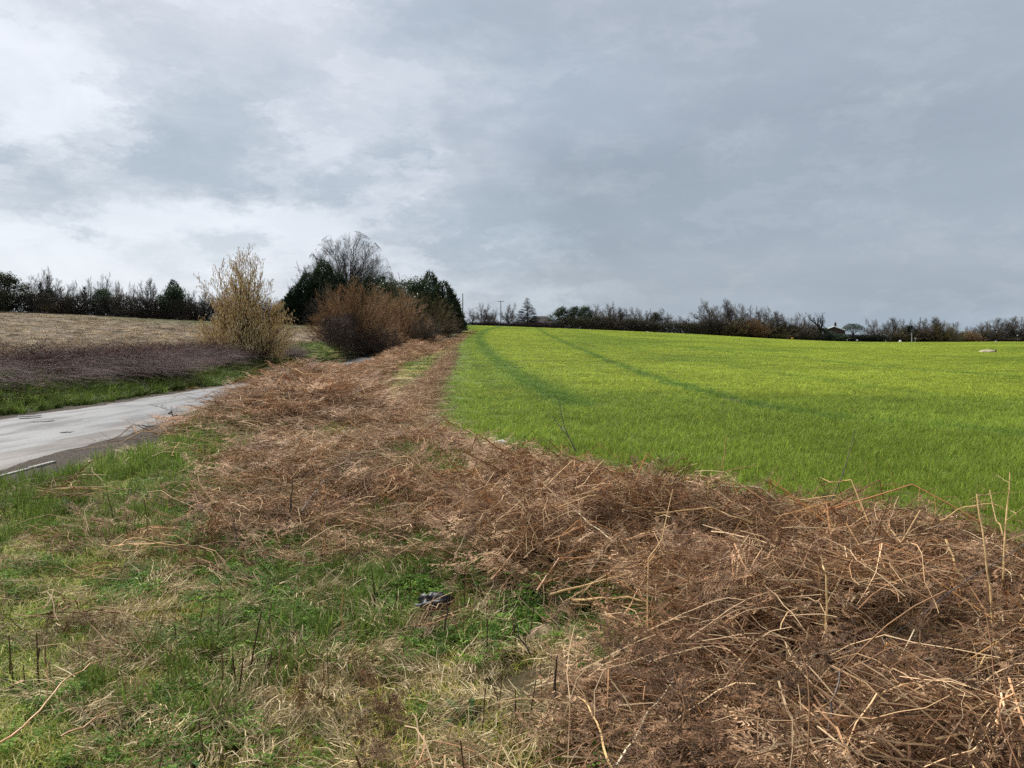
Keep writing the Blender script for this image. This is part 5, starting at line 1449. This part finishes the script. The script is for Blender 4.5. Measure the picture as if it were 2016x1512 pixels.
# crop
x, y = sample(r, 4.5, 285, 150, 9, 2.5, smax=6)
jag = (fbm(x * 1.2, y * 1.2, 107, 3) - .5) * .8
x, y = keep(y < crop_far(x, y) - 1, x, y)
jag = (fbm(x * 1.2, y * 1.2, 107, 3) - .5) * .8
inc = x - crop_edge(y) + jag * np.where(y > 16, .6, 1)
m = (inc > .12) & (r.random(len(x)) < (.35 + .65 * sstep(inc, .2, 2.2)) * (1 - .75 * crop_mud(x, y))) & (r.random(len(x)) < .72 + .28 * sstep(fbm(x * .9, y * .9, 108, 3), .35, .5))
x, y = keep(m, x, y)
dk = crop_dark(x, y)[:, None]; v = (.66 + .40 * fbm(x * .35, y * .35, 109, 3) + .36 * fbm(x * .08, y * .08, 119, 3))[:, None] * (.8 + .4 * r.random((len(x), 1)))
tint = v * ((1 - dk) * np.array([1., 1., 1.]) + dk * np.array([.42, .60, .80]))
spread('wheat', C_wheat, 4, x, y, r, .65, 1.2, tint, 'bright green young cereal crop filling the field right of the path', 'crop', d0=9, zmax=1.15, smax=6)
# thin grass between bracken and crop
x, y = sample(r, 5, 40, 90, 8, 2)
e = x - crop_edge(y); m = (np.abs(e - .1 + (fbm(x * 1.5, y * 1.5, 110, 2) - .5)) < .55) & (r.random(len(x)) < .7); x, y = keep(m, x, y)
spread('edge_grass', C_turf, 5, x, y, r, .7, 1.2, np.array([.85, .95, 1.0]) * (.7 + .5 * r.random((len(x), 1))), 'dull thin grass along the seam between bracken and crop', 'grass', d0=8)

# stubble and clods on the brown field
x, y = sample(r, 24, 190, 15, 24, 30, smax=5)
m = (x < road_left(y) - 5.2) & (y < LEFT_FAR - 1) & (r.random(len(x)) < .35 + .65 * sstep(fbm(x * .12, y * .35, 410, 4), .42, .58)); x, y = keep(m, x, y)
kd = r.random((len(x), 1)); gf = (sstep(y, 140, 188) * sstep(x, -115, -70))[:, None]
tint = np.where(kd < .32, np.array([.22, .18, .15]), np.array([.85, .80, .80])) * (.6 + .8 * r.random((len(x), 1))) * (1 - gf) + gf * np.array([.30, .38, .22]) * (.7 + .5 * r.random((len(x), 1)))
spread('stubble', C_straw, 4, x, y, r, .8, 1.8, tint, 'pale broken stubble and dark clods lying over the brown field', 'stubble', d0=24, zmax=1.6, smax=5)
# ------------------------------------------------------------------ brambles beyond the lane
def bramble(seed, n=150):
    r = rng(seed); g = Geo(); K = 7; P = np.zeros((n, K, 3)); P[:, 0, :2] = r.normal(size=(n, 2)) * .45; P[:, 0, 2] = -.1
    y = r.random(n) * 6.28; el = .5 + 1.0 * r.random(n)
    d = np.stack([np.cos(y) * np.cos(el), np.sin(y) * np.cos(el), np.sin(el)], -1); ln = .8 + 1.5 * r.random(n)
    for q in range(1, K):
        d = norm(d + .16 * r.normal(size=d.shape) - np.array([0, 0, .34])); P[:, q] = P[:, q - 1] + d * (ln / (K - 1))[:, None]
    P[..., 2] = np.maximum(P[..., 2], -.05 + .1 * r.random((n, K)))
    c = pick(r, [(.130, .075, .075), (.090, .052, .055), (.180, .110, .095), (.28, .20, .15), (.060, .038, .040)], n, .2, p=[.32, .28, .2, .06, .14])
    R = (.0038 * (.7 + .7 * r.random(n)))[:, None] * np.linspace(1.2, .5, K)
    tubes(g, P, R, 3, c)
    P1, R1 = grow(P, R, 4, .2, 1, 50, .45, 4, -.05, .2, .7, r, .5); tubes(g, P1, R1, 3, np.repeat(c, 4, 0) * 1.1)
    m = 500; k = r.integers(0, n, m); q = r.integers(2, K, m)
    leaflets(g, P[k, q] + r.normal(size=(m, 3)) * .05, norm(r.normal(size=(m, 3))), .045 * (.6 + .7 * r.random(m)), .6, pick(r, [(.13, .075, .055), (.09, .055, .05), (.055, .075, .03)], m, .2, p=[.5, .4, .1]), r)
    return g.mesh('bramble', M_dead)
C_bram = src_collection('bramble_clumps', [bramble(k) for k in (201, 202, 203)])
r = rng(2001)
n = 900; y = 6 + 52 * r.random(n) ** .9
off = 2.1 + 2.4 * r.random(n) + 1.2 * fbm(y * .25, y * 0, 5, 3)
x = road_left(y) - off
n2 = 160; y2 = 56 + 24 * r.random(n2); x2 = road_left(y2) - 2.0 - 1.2 * r.random(n2); keep2 = r.random(n2) < (1 - sstep(y2, 56, 64))
x, y = np.r_[x, x2[keep2]], np.r_[y, y2[keep2]]; n = len(x)
hs = .20 + .72 * fbm(x * .45, y * .45, 44, 3)
scatter('brambles', C_bram, np.stack([x, y, terrain(x, y)], -1), np.stack([.1 * r.normal(size=n), .1 * r.normal(size=n), 6.28 * r.random(n)], -1), np.stack([.9 + .3 * r.random(n)] * 2 + [hs * (.8 + .4 * r.random(n))], -1),
        r.integers(0, 3, n), np.array([.92, .70, .62]) * (.35 + 1.15 * r.random((n, 1)) ** 2), 'long tangle of purplish brown brambles on the bank between lane and stubble field', 'brambles')
n = 420; y = 7 + 50 * r.random(n); x = road_left(y) - 1.7 - 1.2 * r.random(n)
scatter('bank_litter', C_frond2, np.stack([x, y, terrain(x, y) + .05], -1), np.stack([.3 * r.normal(size=n), .3 * r.normal(size=n), 6.28 * r.random(n)], -1), np.ones((n, 3)) * (1 + r.random((n, 1))), r.integers(0, 3, n),
        np.array([.5, .40, .36]) * (.4 + .6 * r.random((n, 1))), 'dead litter hanging below the brambles on the bank beyond the lane', 'dead stems')

# ------------------------------------------------------------------ single bracken stalks that stand out
def stalk(pts, R, col, label, group, name='bracken_stalk', cat='bracken stalk', ribs=3, seed=0, mat=None):
    """pts: (column, row, distance) down the stalk"""
    r = rng(seed + 900)
    P0 = np.array([at(*p) for p in pts]); K = 4 * (len(pts) - 1) + 1
    t = np.linspace(0, len(pts) - 1, K); P = np.stack([np.interp(t, np.arange(len(pts)), P0[:, k]) for k in range(3)], -1)
    P[1:-1] += r.normal(size=(K - 2, 3)) * .004
    o0 = P[0].copy(); P = (P - o0)[None]
    g = Geo(); Rr = R * np.linspace(1.15, .5, K)[None]; tubes(g, P, Rr, 6, ONE)
    if ribs:
        P1, R1 = grow(P, Rr * .6, ribs, .35, 1, 50, .22, 4, -.05, .14, .8, r, .4); tubes(g, P1, R1, 4, (.75, .75, .75))
    o = g.obj(name, mat or STALK[col]); o.location = o0
    return tag(o, label, cat, group)
def stalk_mat(name, col):
    m, n, l = mat_base(name); tc2 = N_(n, 'ShaderNodeTexCoord').outputs['Object']
    f = noise_node(n, l, tc2, 14., 5, .7)
    c = mixrgb(n, l, ramp(n, l, f, .35, .7), [v * .62 for v in col], [min(v * 1.15, .9) for v in col])
    v_ = N_(n, 'ShaderNodeAttribute', attribute_name='Col').outputs['Color']; c = mixrgb(n, l, 1., c, v_, 'MULTIPLY')
    p = N_(n, 'ShaderNodeBsdfPrincipled', i_Roughness=.55); l.new(c, p.inputs['Base Color']); l.new(p.outputs[0], N_(n, 'ShaderNodeOutputMaterial').inputs[0]); return m
STALK = {'gold': stalk_mat('golden_stalk', (.80, .52, .22)), 'pale': stalk_mat('pale_stalk', (.82, .66, .42)), 'rust': stalk_mat('rusty_stalk', (.66, .33, .13)), 'dark': stalk_mat('dark_twig', (.060, .040, .032)), 'grey': stalk_mat('grey_stick', (.13, .105, .09)), 'white': stalk_mat('bleached_stalk', (.80, .70, .52))}
def d_at(row, up=0.0): return (EYE - .12 - up) * F / (row - HOR)
G1 = 'long golden broken bracken stalks lying across the right foreground'
L1 = 'long golden broken bracken stalk lying across the brown bed in the right foreground'
G2 = 'rusty bent bracken stalks at the middle of the bed'
L2 = 'rusty orange bent bracken stalk in the middle of the bed, right of the grass corner'
SPEC = [
 ([(1511, 1285), (1565, 1187), (1636, 1062)], 4.3, 5.4, 'gold', G1), ([(1416, 1267), (1490, 1228), (1565, 1185)], 4.4, 4.9, 'gold', G1),
 ([(1490, 1193), (1595, 1133), (1690, 1078), (1760, 1050)], 5.0, 5.6, 'gold', G1), ([(1621, 1365), (1625, 1250), (1628, 1136), (1615, 1095)], 3.6, 3.8, 'gold', G1),
 ([(1630, 1193), (1708, 1127), (1720, 1127), (1773, 1175), (1856, 1282)], 4.6, 4.1, 'gold', G1), ([(1705, 1237), (1862, 1133), (1952, 1092)], 4.4, 4.9, 'gold', G1),
 ([(1666, 1252), (1686, 1190), (1705, 1136)], 4.3, 4.4, 'gold', G1), ([(1862, 1062), (1892, 1136), (1958, 1238)], 4.9, 4.5, 'gold', G1),
 ([(1871, 1136), (1904, 1252), (1928, 1309)], 4.4, 4.0, 'rust', G1), ([(1630, 1190), (1595, 1148), (1565, 1108)], 4.7, 5.0, 'gold', G1),
 ([(1342, 1327), (1384, 1205), (1435, 1098)], 3.9, 4.5, 'gold', G1), ([(1253, 1077), (1387, 1104), (1503, 1126), (1600, 1223)], 5.6, 4.8, 'gold', G1),
 ([(1080, 1172), (1208, 1136), (1268, 1121), (1400, 1128)], 4.9, 5.2, 'gold', G2), ([(1128, 1181), (1238, 1175), (1357, 1229), (1470, 1300)], 4.8, 4.2, 'gold', G2),
 ([(1220, 1226), (1250, 1175), (1280, 1121)], 4.5, 4.8, 'rust', G2), ([(1060, 1151), (1143, 1127), (1190, 1116)], 5.1, 5.3, 'rust', G2),
 ([(1057, 1163), (1098, 1101), (1167, 1096), (1410, 1095)], 5.0, 5.5, 'rust', G2), ([(967, 1142), (1029, 1067), (1130, 1070)], 5.3, 5.9, 'rust', G2),
 ([(985, 1109), (1068, 1097), (1127, 1079), (1223, 1064)], 5.6, 6.0, 'gold', G2), ([(979, 1085), (1026, 1026), (1160, 975), (1187, 978)], 5.7, 6.6, 'gold', G2),
 ([(955, 1070), (1086, 993), (1184, 960)], 5.9, 6.9, 'gold', G2), ([(964, 1055), (1062, 966), (1127, 907)], 6.0, 7.3, 'gold', G2),
 ([(970, 1011), (1002, 936), (1080, 942)], 7.0, 7.4, 'rust', G2), ([(928, 1011), (973, 930)], 7.0, 7.2, 'gold', G2), ([(925, 1005), (912, 970), (901, 936)], 7.0, 7.1, 'gold', G2),
 ([(1127, 999), (1160, 1030), (1205, 1064)], 6.6, 5.8, 'pale', G2), ([(1214, 1508), (1280, 1404), (1327, 1339)], 2.9, 3.4, 'pale', G1),
 ([(1339, 1446), (1363, 1458), (1405, 1502)], 3.1, 2.9, 'gold', G1), ([(1416, 1200), (1470, 1150), (1530, 1060)], 4.8, 5.6, 'gold', G1),
 ([(1700, 1420), (1760, 1330), (1800, 1240)], 3.3, 3.7, 'pale', G1), ([(1830, 1480), (1870, 1380), (1940, 1290)], 3.0, 3.5, 'gold', G1), ([(1350, 1180), (1440, 1120), (1560, 1090)], 5.0, 5.4, 'pale', G1),
 ([(1740, 1120), (1830, 1100), (1930, 1088)], 5.3, 5.4, 'pale', G1), ([(1290, 1010), (1400, 1000), (1480, 1030)], 6.5, 6.2, 'gold', G2), ([(1560, 1010), (1500, 960), (1420, 955)], 7.4, 7.8, 'pale', G2),
 ([(1080, 1010), (1150, 950), (1190, 905)], 6.8, 7.6, 'gold', G2), ([(1010, 1120), (1060, 1040), (1100, 985)], 5.5, 6.4, 'rust', G2),
]
WHERE = ['leaning steeply right, foot below the middle of the right bed', 'lying short and low left of the steep one', 'lying long and bent, crossing the steep one', 'upright and straight below the crossing pair',
 'bent like a roof, both ends down, right of the upright one', 'lying long and slanting up towards the right edge', 'standing short under the roof shaped one', 'slanting down to the right under the long slanting one',
 'slanting down behind the upright stalks at right', 'slanting up left from the top of the upright one', 'long and leaning right, foot near the green herbs', 'arching over the bed top, its right end bent down',
 'lying level in front of the dark hollow of the bed', 'lying below the dark hollow, drooping at its right end', 'short and leaning right above the pale straw', 'short and thick at the left end of the level bundle',
 'bent at right angles above the level bundle', 'bent at right angles, topmost at the left flank of the mound', 'lying almost level below the two bent ones', 'rising to a level tip over the left flank of the mound',
 'long and sweeping up to the right over the mound', 'longest, reaching up to the crop side over the mound', 'snapped to a level tip at the back of the mound', 'leaning right, forming a V with its neighbour at the back', 'leaning left, forming the other arm of the V at the back',
 'slanting down right across the mound', 'rising from the bottom edge and leaning right', 'short and forked near the bottom edge', 'leaning right between dark hollow and steep one',
 'slanting up behind the blackish twig', 'leaning right in the bottom right corner', 'lying across the top of the bed behind the long leaning one', 'lying level under the tall upright stalks',
 'lying flat at the back of the bed below the crop', 'lying nearly flat at the far right back of the bed', 'leaning right near the top of the mound', 'leaning right on the left shoulder of the mound']
for k, (pp, da, db, c, grp) in enumerate(SPEC):
    nn = len(pp); pts = [(a, b, .87 * (da + (db - da) * i / (nn - 1))) for i, (a, b) in enumerate(pp)]
    stalk(pts, .0052 * (1.0 if da < 4.8 else 1.1), c, ('golden bracken stalk ' if c == 'gold' else 'rusty bracken stalk ' if c == 'rust' else 'pale bracken stalk ') + WHERE[k], grp, seed=k)
for k, (pp, da, db, c, R, nm, cat, lab, ribs) in enumerate([
 ([(1965, 1340), (1950, 1190), (1938, 1061), (1923, 975), (1960, 972)], 3.9, 4.3, 'gold', .0045, 'bracken_stalk', 'bracken stalk', 'tall upright golden stalk with a withered tip, left of the straight one', 4),
 ([(1968, 1190), (1978, 1060), (1988, 930)], 4.6, 4.8, 'gold', .0050, 'bracken_stalk', 'bracken stalk', 'straight upright tan stalk nearest the right edge, standing against the crop', 5),
 ([(1638, 984), (1663, 923), (1684, 847)], 7.4, 7.5, 'grey', .0045, 'withered_stalk', 'dead stem', 'single thin dark stem leaning in front of the crop right of centre', 0),
 ([(1421, 925), (1427, 890), (1431, 854)], 9.2, 9.3, 'rust', .0045, 'withered_stalk', 'dead stem', 'single thin brown stem upright at the crop edge between the leaning stem and centre', 0),
 ([(1437, 1446), (1475, 1425), (1595, 1401), (1708, 1395)], 3.05, 3.2, 'gold', .0058, 'bracken_stalk', 'bracken stalk', 'thick curved golden stalk lying almost level at the bottom right', 2),
 ([(1660, 1309), (1782, 1327), (1856, 1336), (2030, 1352)], 3.6, 3.5, 'gold', .0040, 'bracken_stalk', 'bracken stalk', 'straight level golden stalk running out of the right edge low in the photo', 1),
 ([(1609, 1530), (1636, 1404), (1654, 1321)], 2.7, 2.9, 'dark', .0050, 'dark_twig', 'twig', 'blackish curved twig rising from the bottom edge at right', 2),
 ([(1620, 1385), (1740, 1270), (1862, 1169), (2030, 1065)], 3.4, 4.6, 'grey', .0042, 'grey_stick', 'stick', 'long thin grey stick slanting up to the right edge over the stalks', 0),
 ([(1544, 1354), (1580, 1300), (1642, 1276), (1743, 1273), (1812, 1282), (1841, 1315)], 3.5, 3.7, 'white', .0032, 'bleached_stalk', 'stalk', 'outer bleached arching stalk low at right, curved like a bow', 0),
 ([(1556, 1360), (1600, 1310), (1660, 1284), (1700, 1281)], 3.5, 3.6, 'white', .0028, 'bleached_stalk', 'stalk', 'inner short bleached arching stalk under the larger bow', 0),
 ([(1208, 1520), (1175, 1419), (1137, 1371)], 2.85, 3.3, 'gold', .0040, 'bracken_stalk', 'bracken stalk', 'forked tan stalk rising from the bottom edge right of centre', 3),
 ([(1850, 1025), (1900, 1000), (1950, 990), (2000, 1010), (2030, 1060)], 5.2, 4.9, 'gold', .0036, 'bracken_stalk', 'bracken stalk', 'arching tan stalk bowed over beside the two upright stalks at the right edge', 2),
 ([(1133, 888), (1112, 840), (1098, 782)], 11.6, 11.8, 'grey', .0065, 'dock_stem', 'dead stem', 'dark forked dead dock stem standing against the crop at centre', 7),
 ([(1136, 890), (1108, 845), (1088, 820)], 11.6, 11.7, 'grey', .0055, 'dock_stem', 'dead stem', 'shorter dark dead stem leaning left at the foot of the dock stem', 5),
 ([(-20, 1478), (60, 1420), (120, 1345), (200, 1300)], 2.75, 3.6, 'rust', .0036, 'bramble_shoot', 'bramble', 'dark red bramble shoot slanting up from the bottom left corner', 3),
 ([(120, 1450), (180, 1420), (230, 1395)], 3.0, 3.2, 'rust', .0026, 'bramble_shoot', 'bramble', 'short red brown shoot right of the long one at bottom left', 2),
 ([(570, 1022), (574, 975), (576, 940)], 7.2, 7.2, 'dark', .0075, 'cut_stem', 'dead stem', 'thick dark upright cut stem left of centre above the herbs', 0),
 ([(590, 1010), (612, 980), (640, 945)], 7.3, 7.6, 'dark', .0050, 'cut_stem', 'dead stem', 'dark stem leaning right beside the thick upright cut stem', 0),
 ([(636, 1040), (636, 1010), (635, 980)], 6.9, 6.9, 'rust', .0050, 'cut_stem', 'dead stem', 'brown upright stem right of the leaning dark stem', 0),
 ([(641, 1090), (637, 1050), (620, 1010)], 6.0, 6.1, 'rust', .0045, 'cut_stem', 'dead stem', 'brown stem in front of the upright ones left of centre', 0),
 ([(470, 1080), (462, 1040), (456, 1000)], 6.1, 6.2, 'dark', .0045, 'cut_stem', 'dead stem', 'dark stem standing left of the dark bracken tuft', 0),
 ([(1090, 1375), (1095, 1330), (1098, 1290)], 3.4, 3.4, 'dark', .0055, 'cut_stem', 'dead stem', 'thick short dark stem in the herbs right of the bottom centre', 0),
 ([(875, 1240), (880, 1210), (884, 1175)], 4.3, 4.3, 'dark', .0045, 'cut_stem', 'dead stem', 'dark short stem right in front of the black plastic', 0),
 ([(672, 1240), (674, 1185), (675, 1140)], 4.5, 4.5, 'rust', .0030, 'cut_stem', 'dead stem', 'thin brown upright stem left of the black plastic', 0),
 ([(1045, 1290), (1020, 1250), (1010, 1205)], 4.0, 4.1, 'dark', .0036, 'cut_stem', 'dead stem', 'thin dark stem right of the black plastic', 0),
 ([(392, 850), (400, 830), (408, 806)], 17, 17, 'pale', .008, 'withered_stalk', 'dead stem', 'pale leaning stem at the lane edge right of the black dead plant', 0),
 ([(590, 1345), (590, 1310), (575, 1290)], 3.5, 3.5, 'gold', .0030, 'withered_stalk', 'dead stem', 'small pale bent stem in the grass low at left of centre', 0),
]):
    nn = len(pp); pts = [(a, b, .87 * (da + (db - da) * i / (nn - 1))) for i, (a, b) in enumerate(pp)]
    stalk(pts, R, c, lab, None, nm, cat, ribs, seed=100 + k)

# ------------------------------------------------------------------ small things lying about
M_black = plain('black_plastic', (.008, .009, .012), .5, .5, 14, .3, .3)
M_stone = plain('cream_stone', (.52, .42, .29), .85, .5, 30)
M_leafdry = plain('dry_leaf', (.42, .26, .15), .8, .3, 20)
x, y, z = hit(852, 1203); lump('black_plastic_bag', (x, y, z), (.23, .19, .11), M_black, 'scrunched black plastic half buried in herbs at the foot of the bracken', 'plastic bag', 12, 4, .55)
x, y, z = hit(1120, 1247); lump('cream_stone', (x, y, z), (.062, .05, .028), M_stone, 'cream coloured stone lying in pale stems right of the black plastic', 'stone', 14, 3, .3)
x, y, z = hit(983, 876); lump('white_litter', (x, y, z + .03), (.26, .12, .05), M_white, 'crumpled white scrap of litter where bracken meets crop, at centre', 'litter', 15, 3, .6)
def leaf(px, py, size, label, seed, mat=M_leafdry, lift=.05):
    r = rng(seed); x, y, z = hit(px, py); g = Geo(); k = 7
    t = np.linspace(0, 1, k); w = np.sin(np.pi * t ** .8) * .33
    for s_ in (-1, 0, 1):
        pass
    Vv = np.array([[(t[i] - .5), s_ * w[i], .12 * abs(s_) + .10 * math.sin(3 * t[i] + seed) + .02 * r.normal()] for i in range(k) for s_ in (-1, 0, 1)]) * size
    Qq = [(i * 3 + j, i * 3 + j + 1, i * 3 + j + 4, i * 3 + j + 3) for i in range(k - 1) for j in (0, 1)]
    top_, bot = Vv.copy(), Vv.copy(); bot[:, 2] -= .0012
    g.add(top_, Q=Qq); g.add(bot, Q=[q[::-1] for q in Qq]); o = g.obj('dead_leaf', mat); o.location = (x, y, z + lift); o.rotation_euler = (.3 * r.normal(), .3 * r.normal(), 6 * r.random())
    tag(o, label, 'dead leaf')
leaf(525, 1270, .07, 'pale greyish dead leaf in the grass left of centre low in the photo', 3, plain('grey_leaf', (.50, .42, .38), .8))
leaf(545, 1315, .06, 'curled orange brown dead leaf just below the pale one', 4)
leaf(402, 1172, .055, 'small tan dead leaf left of the cut stems', 5)
leaf(375, 1150, .07, 'brown dead leaf at the foot of the dark bracken tuft', 6)
leaf(40, 1370, .07, 'yellow brown dead leaf near the left edge low in the photo', 7)
leaf(1840, 1160, .09, 'crumpled brown leaf on the bed at right', 8)
leaf(292, 1108, .06, 'tan dead leaf in the grass left of the dark bracken tuft', 9)
leaf(900, 1405, .06, 'dull purple brown leaf among green rosettes at bottom centre', 10, plain('purple_leaf', (.14, .09, .08), .8))
leaf(1617, 1225, .05, 'small orange dry leaf caught between golden stalks at right', 11, plain('orange_leaf', (.60, .30, .10), .8), .12)

# black dead plant at the lane edge
def dead_plant():
    x, y, z = hit(342, 838); e = bpy.data.objects.new('dead_plant', None); link(e); e.location = (x, y, z)
    tag(e, 'black dead plant with short stubby arms at the near edge of the lane', 'dead plant')
    r = rng(5); P = np.array([[(0, 0, -.05), (-.02, 0, .08), (-.015, .01, .18), (-.05, 0, .30)]]); g = Geo(); R = np.array([[.022, .018, .013, .007]]); tubes(g, P, R, 6, (.02, .018, .016)); g.obj('stem', M_bark, e)
    P1, R1 = grow(P, R, 9, .1, 1, 60, .12, 4, .15, .25, .6, r); g = Geo(); tubes(g, P1, R1, 5, (.02, .017, .015))
    v = P1[:, -1]; leaflets(g, np.repeat(v, 5, 0) + r.normal(size=(45, 3)) * .015, norm(r.normal(size=(45, 3))), np.full(45, .035), .7, (.025, .02, .018), r); g.obj('branch', M_bark, e)
dead_plant()
# a heap of grit and leaves beside it
r = rng(66); n = 60; g = Geo()
x, y, z = hit(385, 826)
for k in range(n):
    a = r.normal(size=2) * (.55, .18); s_ = .02 + .03 * r.random(); g.box((a[0], a[1], s_ * .4), (s_ * 1.4, s_, s_), (.05, .042, .036), r.random() * 3)
o = g.obj('clods', M_bark); o.location = (x, y, z); tag(o, 'dark crumbly clods scraped up on the near lane edge by the dead plant', 'clods', kind='stuff')

# kerb stones at the bottom left of the lane
M_conc = plain('pale_concrete', (.26, .245, .22), .85, .3, 25)
kx = bpy.data.objects.new('kerb_edging', None); link(kx); tag(kx, 'short run of pale concrete edging in the grass at the left edge beside the lane', 'kerb')
p0 = np.array(((0 - 1008) / F * 9.35, 9.35)); p1 = np.array(((112 - 1008) / F * 10.6, 10.6)); dirk = (p1 - p0) / np.linalg.norm(p1 - p0)
p0 = p0 - dirk * 1.9
kx.location = (*p0, float(terrain(*p0)))
L_ = np.linalg.norm(p1 - p0); nk = int(L_ / .62); ang = math.atan2(dirk[1], dirk[0]); first = None
for k in range(nk):
    c = dirk * (k + .5) * .62; zt = float(terrain(*(p0 + c))) - kx.location.z
    if first is None:
        g = Geo(); g.box((0, 0, 0), (.605, .06, .16)); first = g.mesh('kerb_stone', M_conc)
    o = link(bpy.data.objects.new('kerb_stone', first), kx); o.location = (c[0], c[1], zt - .060 + .008 * math.sin(k * 2.1)); o.rotation_euler = (0, 0, ang)

# dark holes and scraps on the lane
M_hole = plain('wet_dark_patch', (.016, .017, .019), .35)
for k, (px, py, w_, h_, lab) in enumerate([(54, 817.5, .55, .16, 'upper of three dark worn patches near the left edge of the lane'), (59, 821.5, .40, .14, 'middle of three dark worn patches near the left edge of the lane'),
                                     (86, 829.5, .42, .16, 'lowest of three dark worn patches, isolated on the lane at left'), (286, 834.3, .45, .05, 'thin dark strip on the near side of the lane left of the dead plant'), (131, 850.5, .18, .07, 'small dark spot where the joints of the lane meet')]):
    yy = (EYE - .1) * F / (py - HOR); xx = (px - 1008) / F * yy; r = rng(k); K_ = 16; a = np.arange(K_) * 2 * np.pi / K_
    rad = 1 + .25 * r.normal(size=K_)
    ii_ = np.stack([xx + np.cos(a) * w_ / 2 * rad, yy + np.sin(a) * h_ * 1.6 * rad], -1)
    s_ = np.clip((ii_[:, 0] - road_left(ii_[:, 1])) / (road_right(ii_[:, 1]) - road_left(ii_[:, 1])), 0, 1)
    zz = road_z(ii_[:, 1]) + .045 * (1 - (2 * s_ - 1) ** 2) + .012
    V_ = np.c_[ii_, zz]; V_ = np.r_[[[xx, yy, zz.mean() + .002]], V_]
    me = new_mesh('worn_patch', V_, [np.array([(0, i + 1, (i + 1) % K_ + 1) for i in range(K_)])], M_hole); tag(link(bpy.data.objects.new('worn_patch', me)), lab, 'road patch')

# fern combs at the bottom right, and the darker bracken tuft in the grass corner
M_fern = veg_mat('single_frond', False, .15, .7, (1, 1, 1), .1)
def single_frond(px, py, L, crush, label, seed, cols, yaw, n=18, lift=.12):
    me = frond(seed, n, L, crush, 1, cols, .9); me.materials.clear(); me.materials.append(M_fern)
    x, y, z = hit(px, py); o = link(bpy.data.objects.new('bracken_frond', me)); o.location = (x, y, z + lift); o.rotation_euler = (0, 0, yaw); tag(o, label, 'bracken frond')
PB = [(.48, .34, .22), (.40, .27, .17)]
single_frond(1800, 1500, .34, .02, 'pale comb toothed bracken frond at the bottom edge on the right', 301, PB, .4)
single_frond(1420, 1390, .26, .03, 'pale grey brown comb toothed frond above the thick curved stalk', 302, PB, 2.0)
single_frond(1085, 1290, .18, .02, 'small pale comb toothed frond at the edge of the herbs', 303, PB, 2.6, 16)
single_frond(1290, 1060, .34, .03, 'dry comb toothed frond hanging in the middle of the bed', 304, PB, 1.0)
r = rng(77); n = 120
for nm_, cxp, cyp, sx, sy, nn, lab in (('bracken_tuft', 440, 1120, .42, .16, 60, 'dark brown bracken tuft standing in the grass corner left of centre'), ('bracken_tuft', 165, 1255, .16, .10, 16, 'small dark brown withered tuft in the grass at left'), ('bracken_tuft', 680, 1470, .30, .16, 34, 'brown withered bracken at the bottom edge left of centre')):
    x, y, z = hit(cxp, cyp); px_ = x + r.normal(size=nn) * sx; py_ = y + r.normal(size=nn) * sy
    scatter(nm_, C_frond, np.stack([px_, py_, terrain(px_, py_) + .12 * r.random(nn)], -1), np.stack([.8 * r.normal(size=nn), .8 * r.normal(size=nn), 6.28 * r.random(nn)], -1), np.ones((nn, 3)) * (.35 + .3 * r.random((nn, 1))), r.integers(0, 5, nn), np.array([.85, .8, .8]) * (.6 + .5 * r.random((nn, 1))), lab, 'bracken')
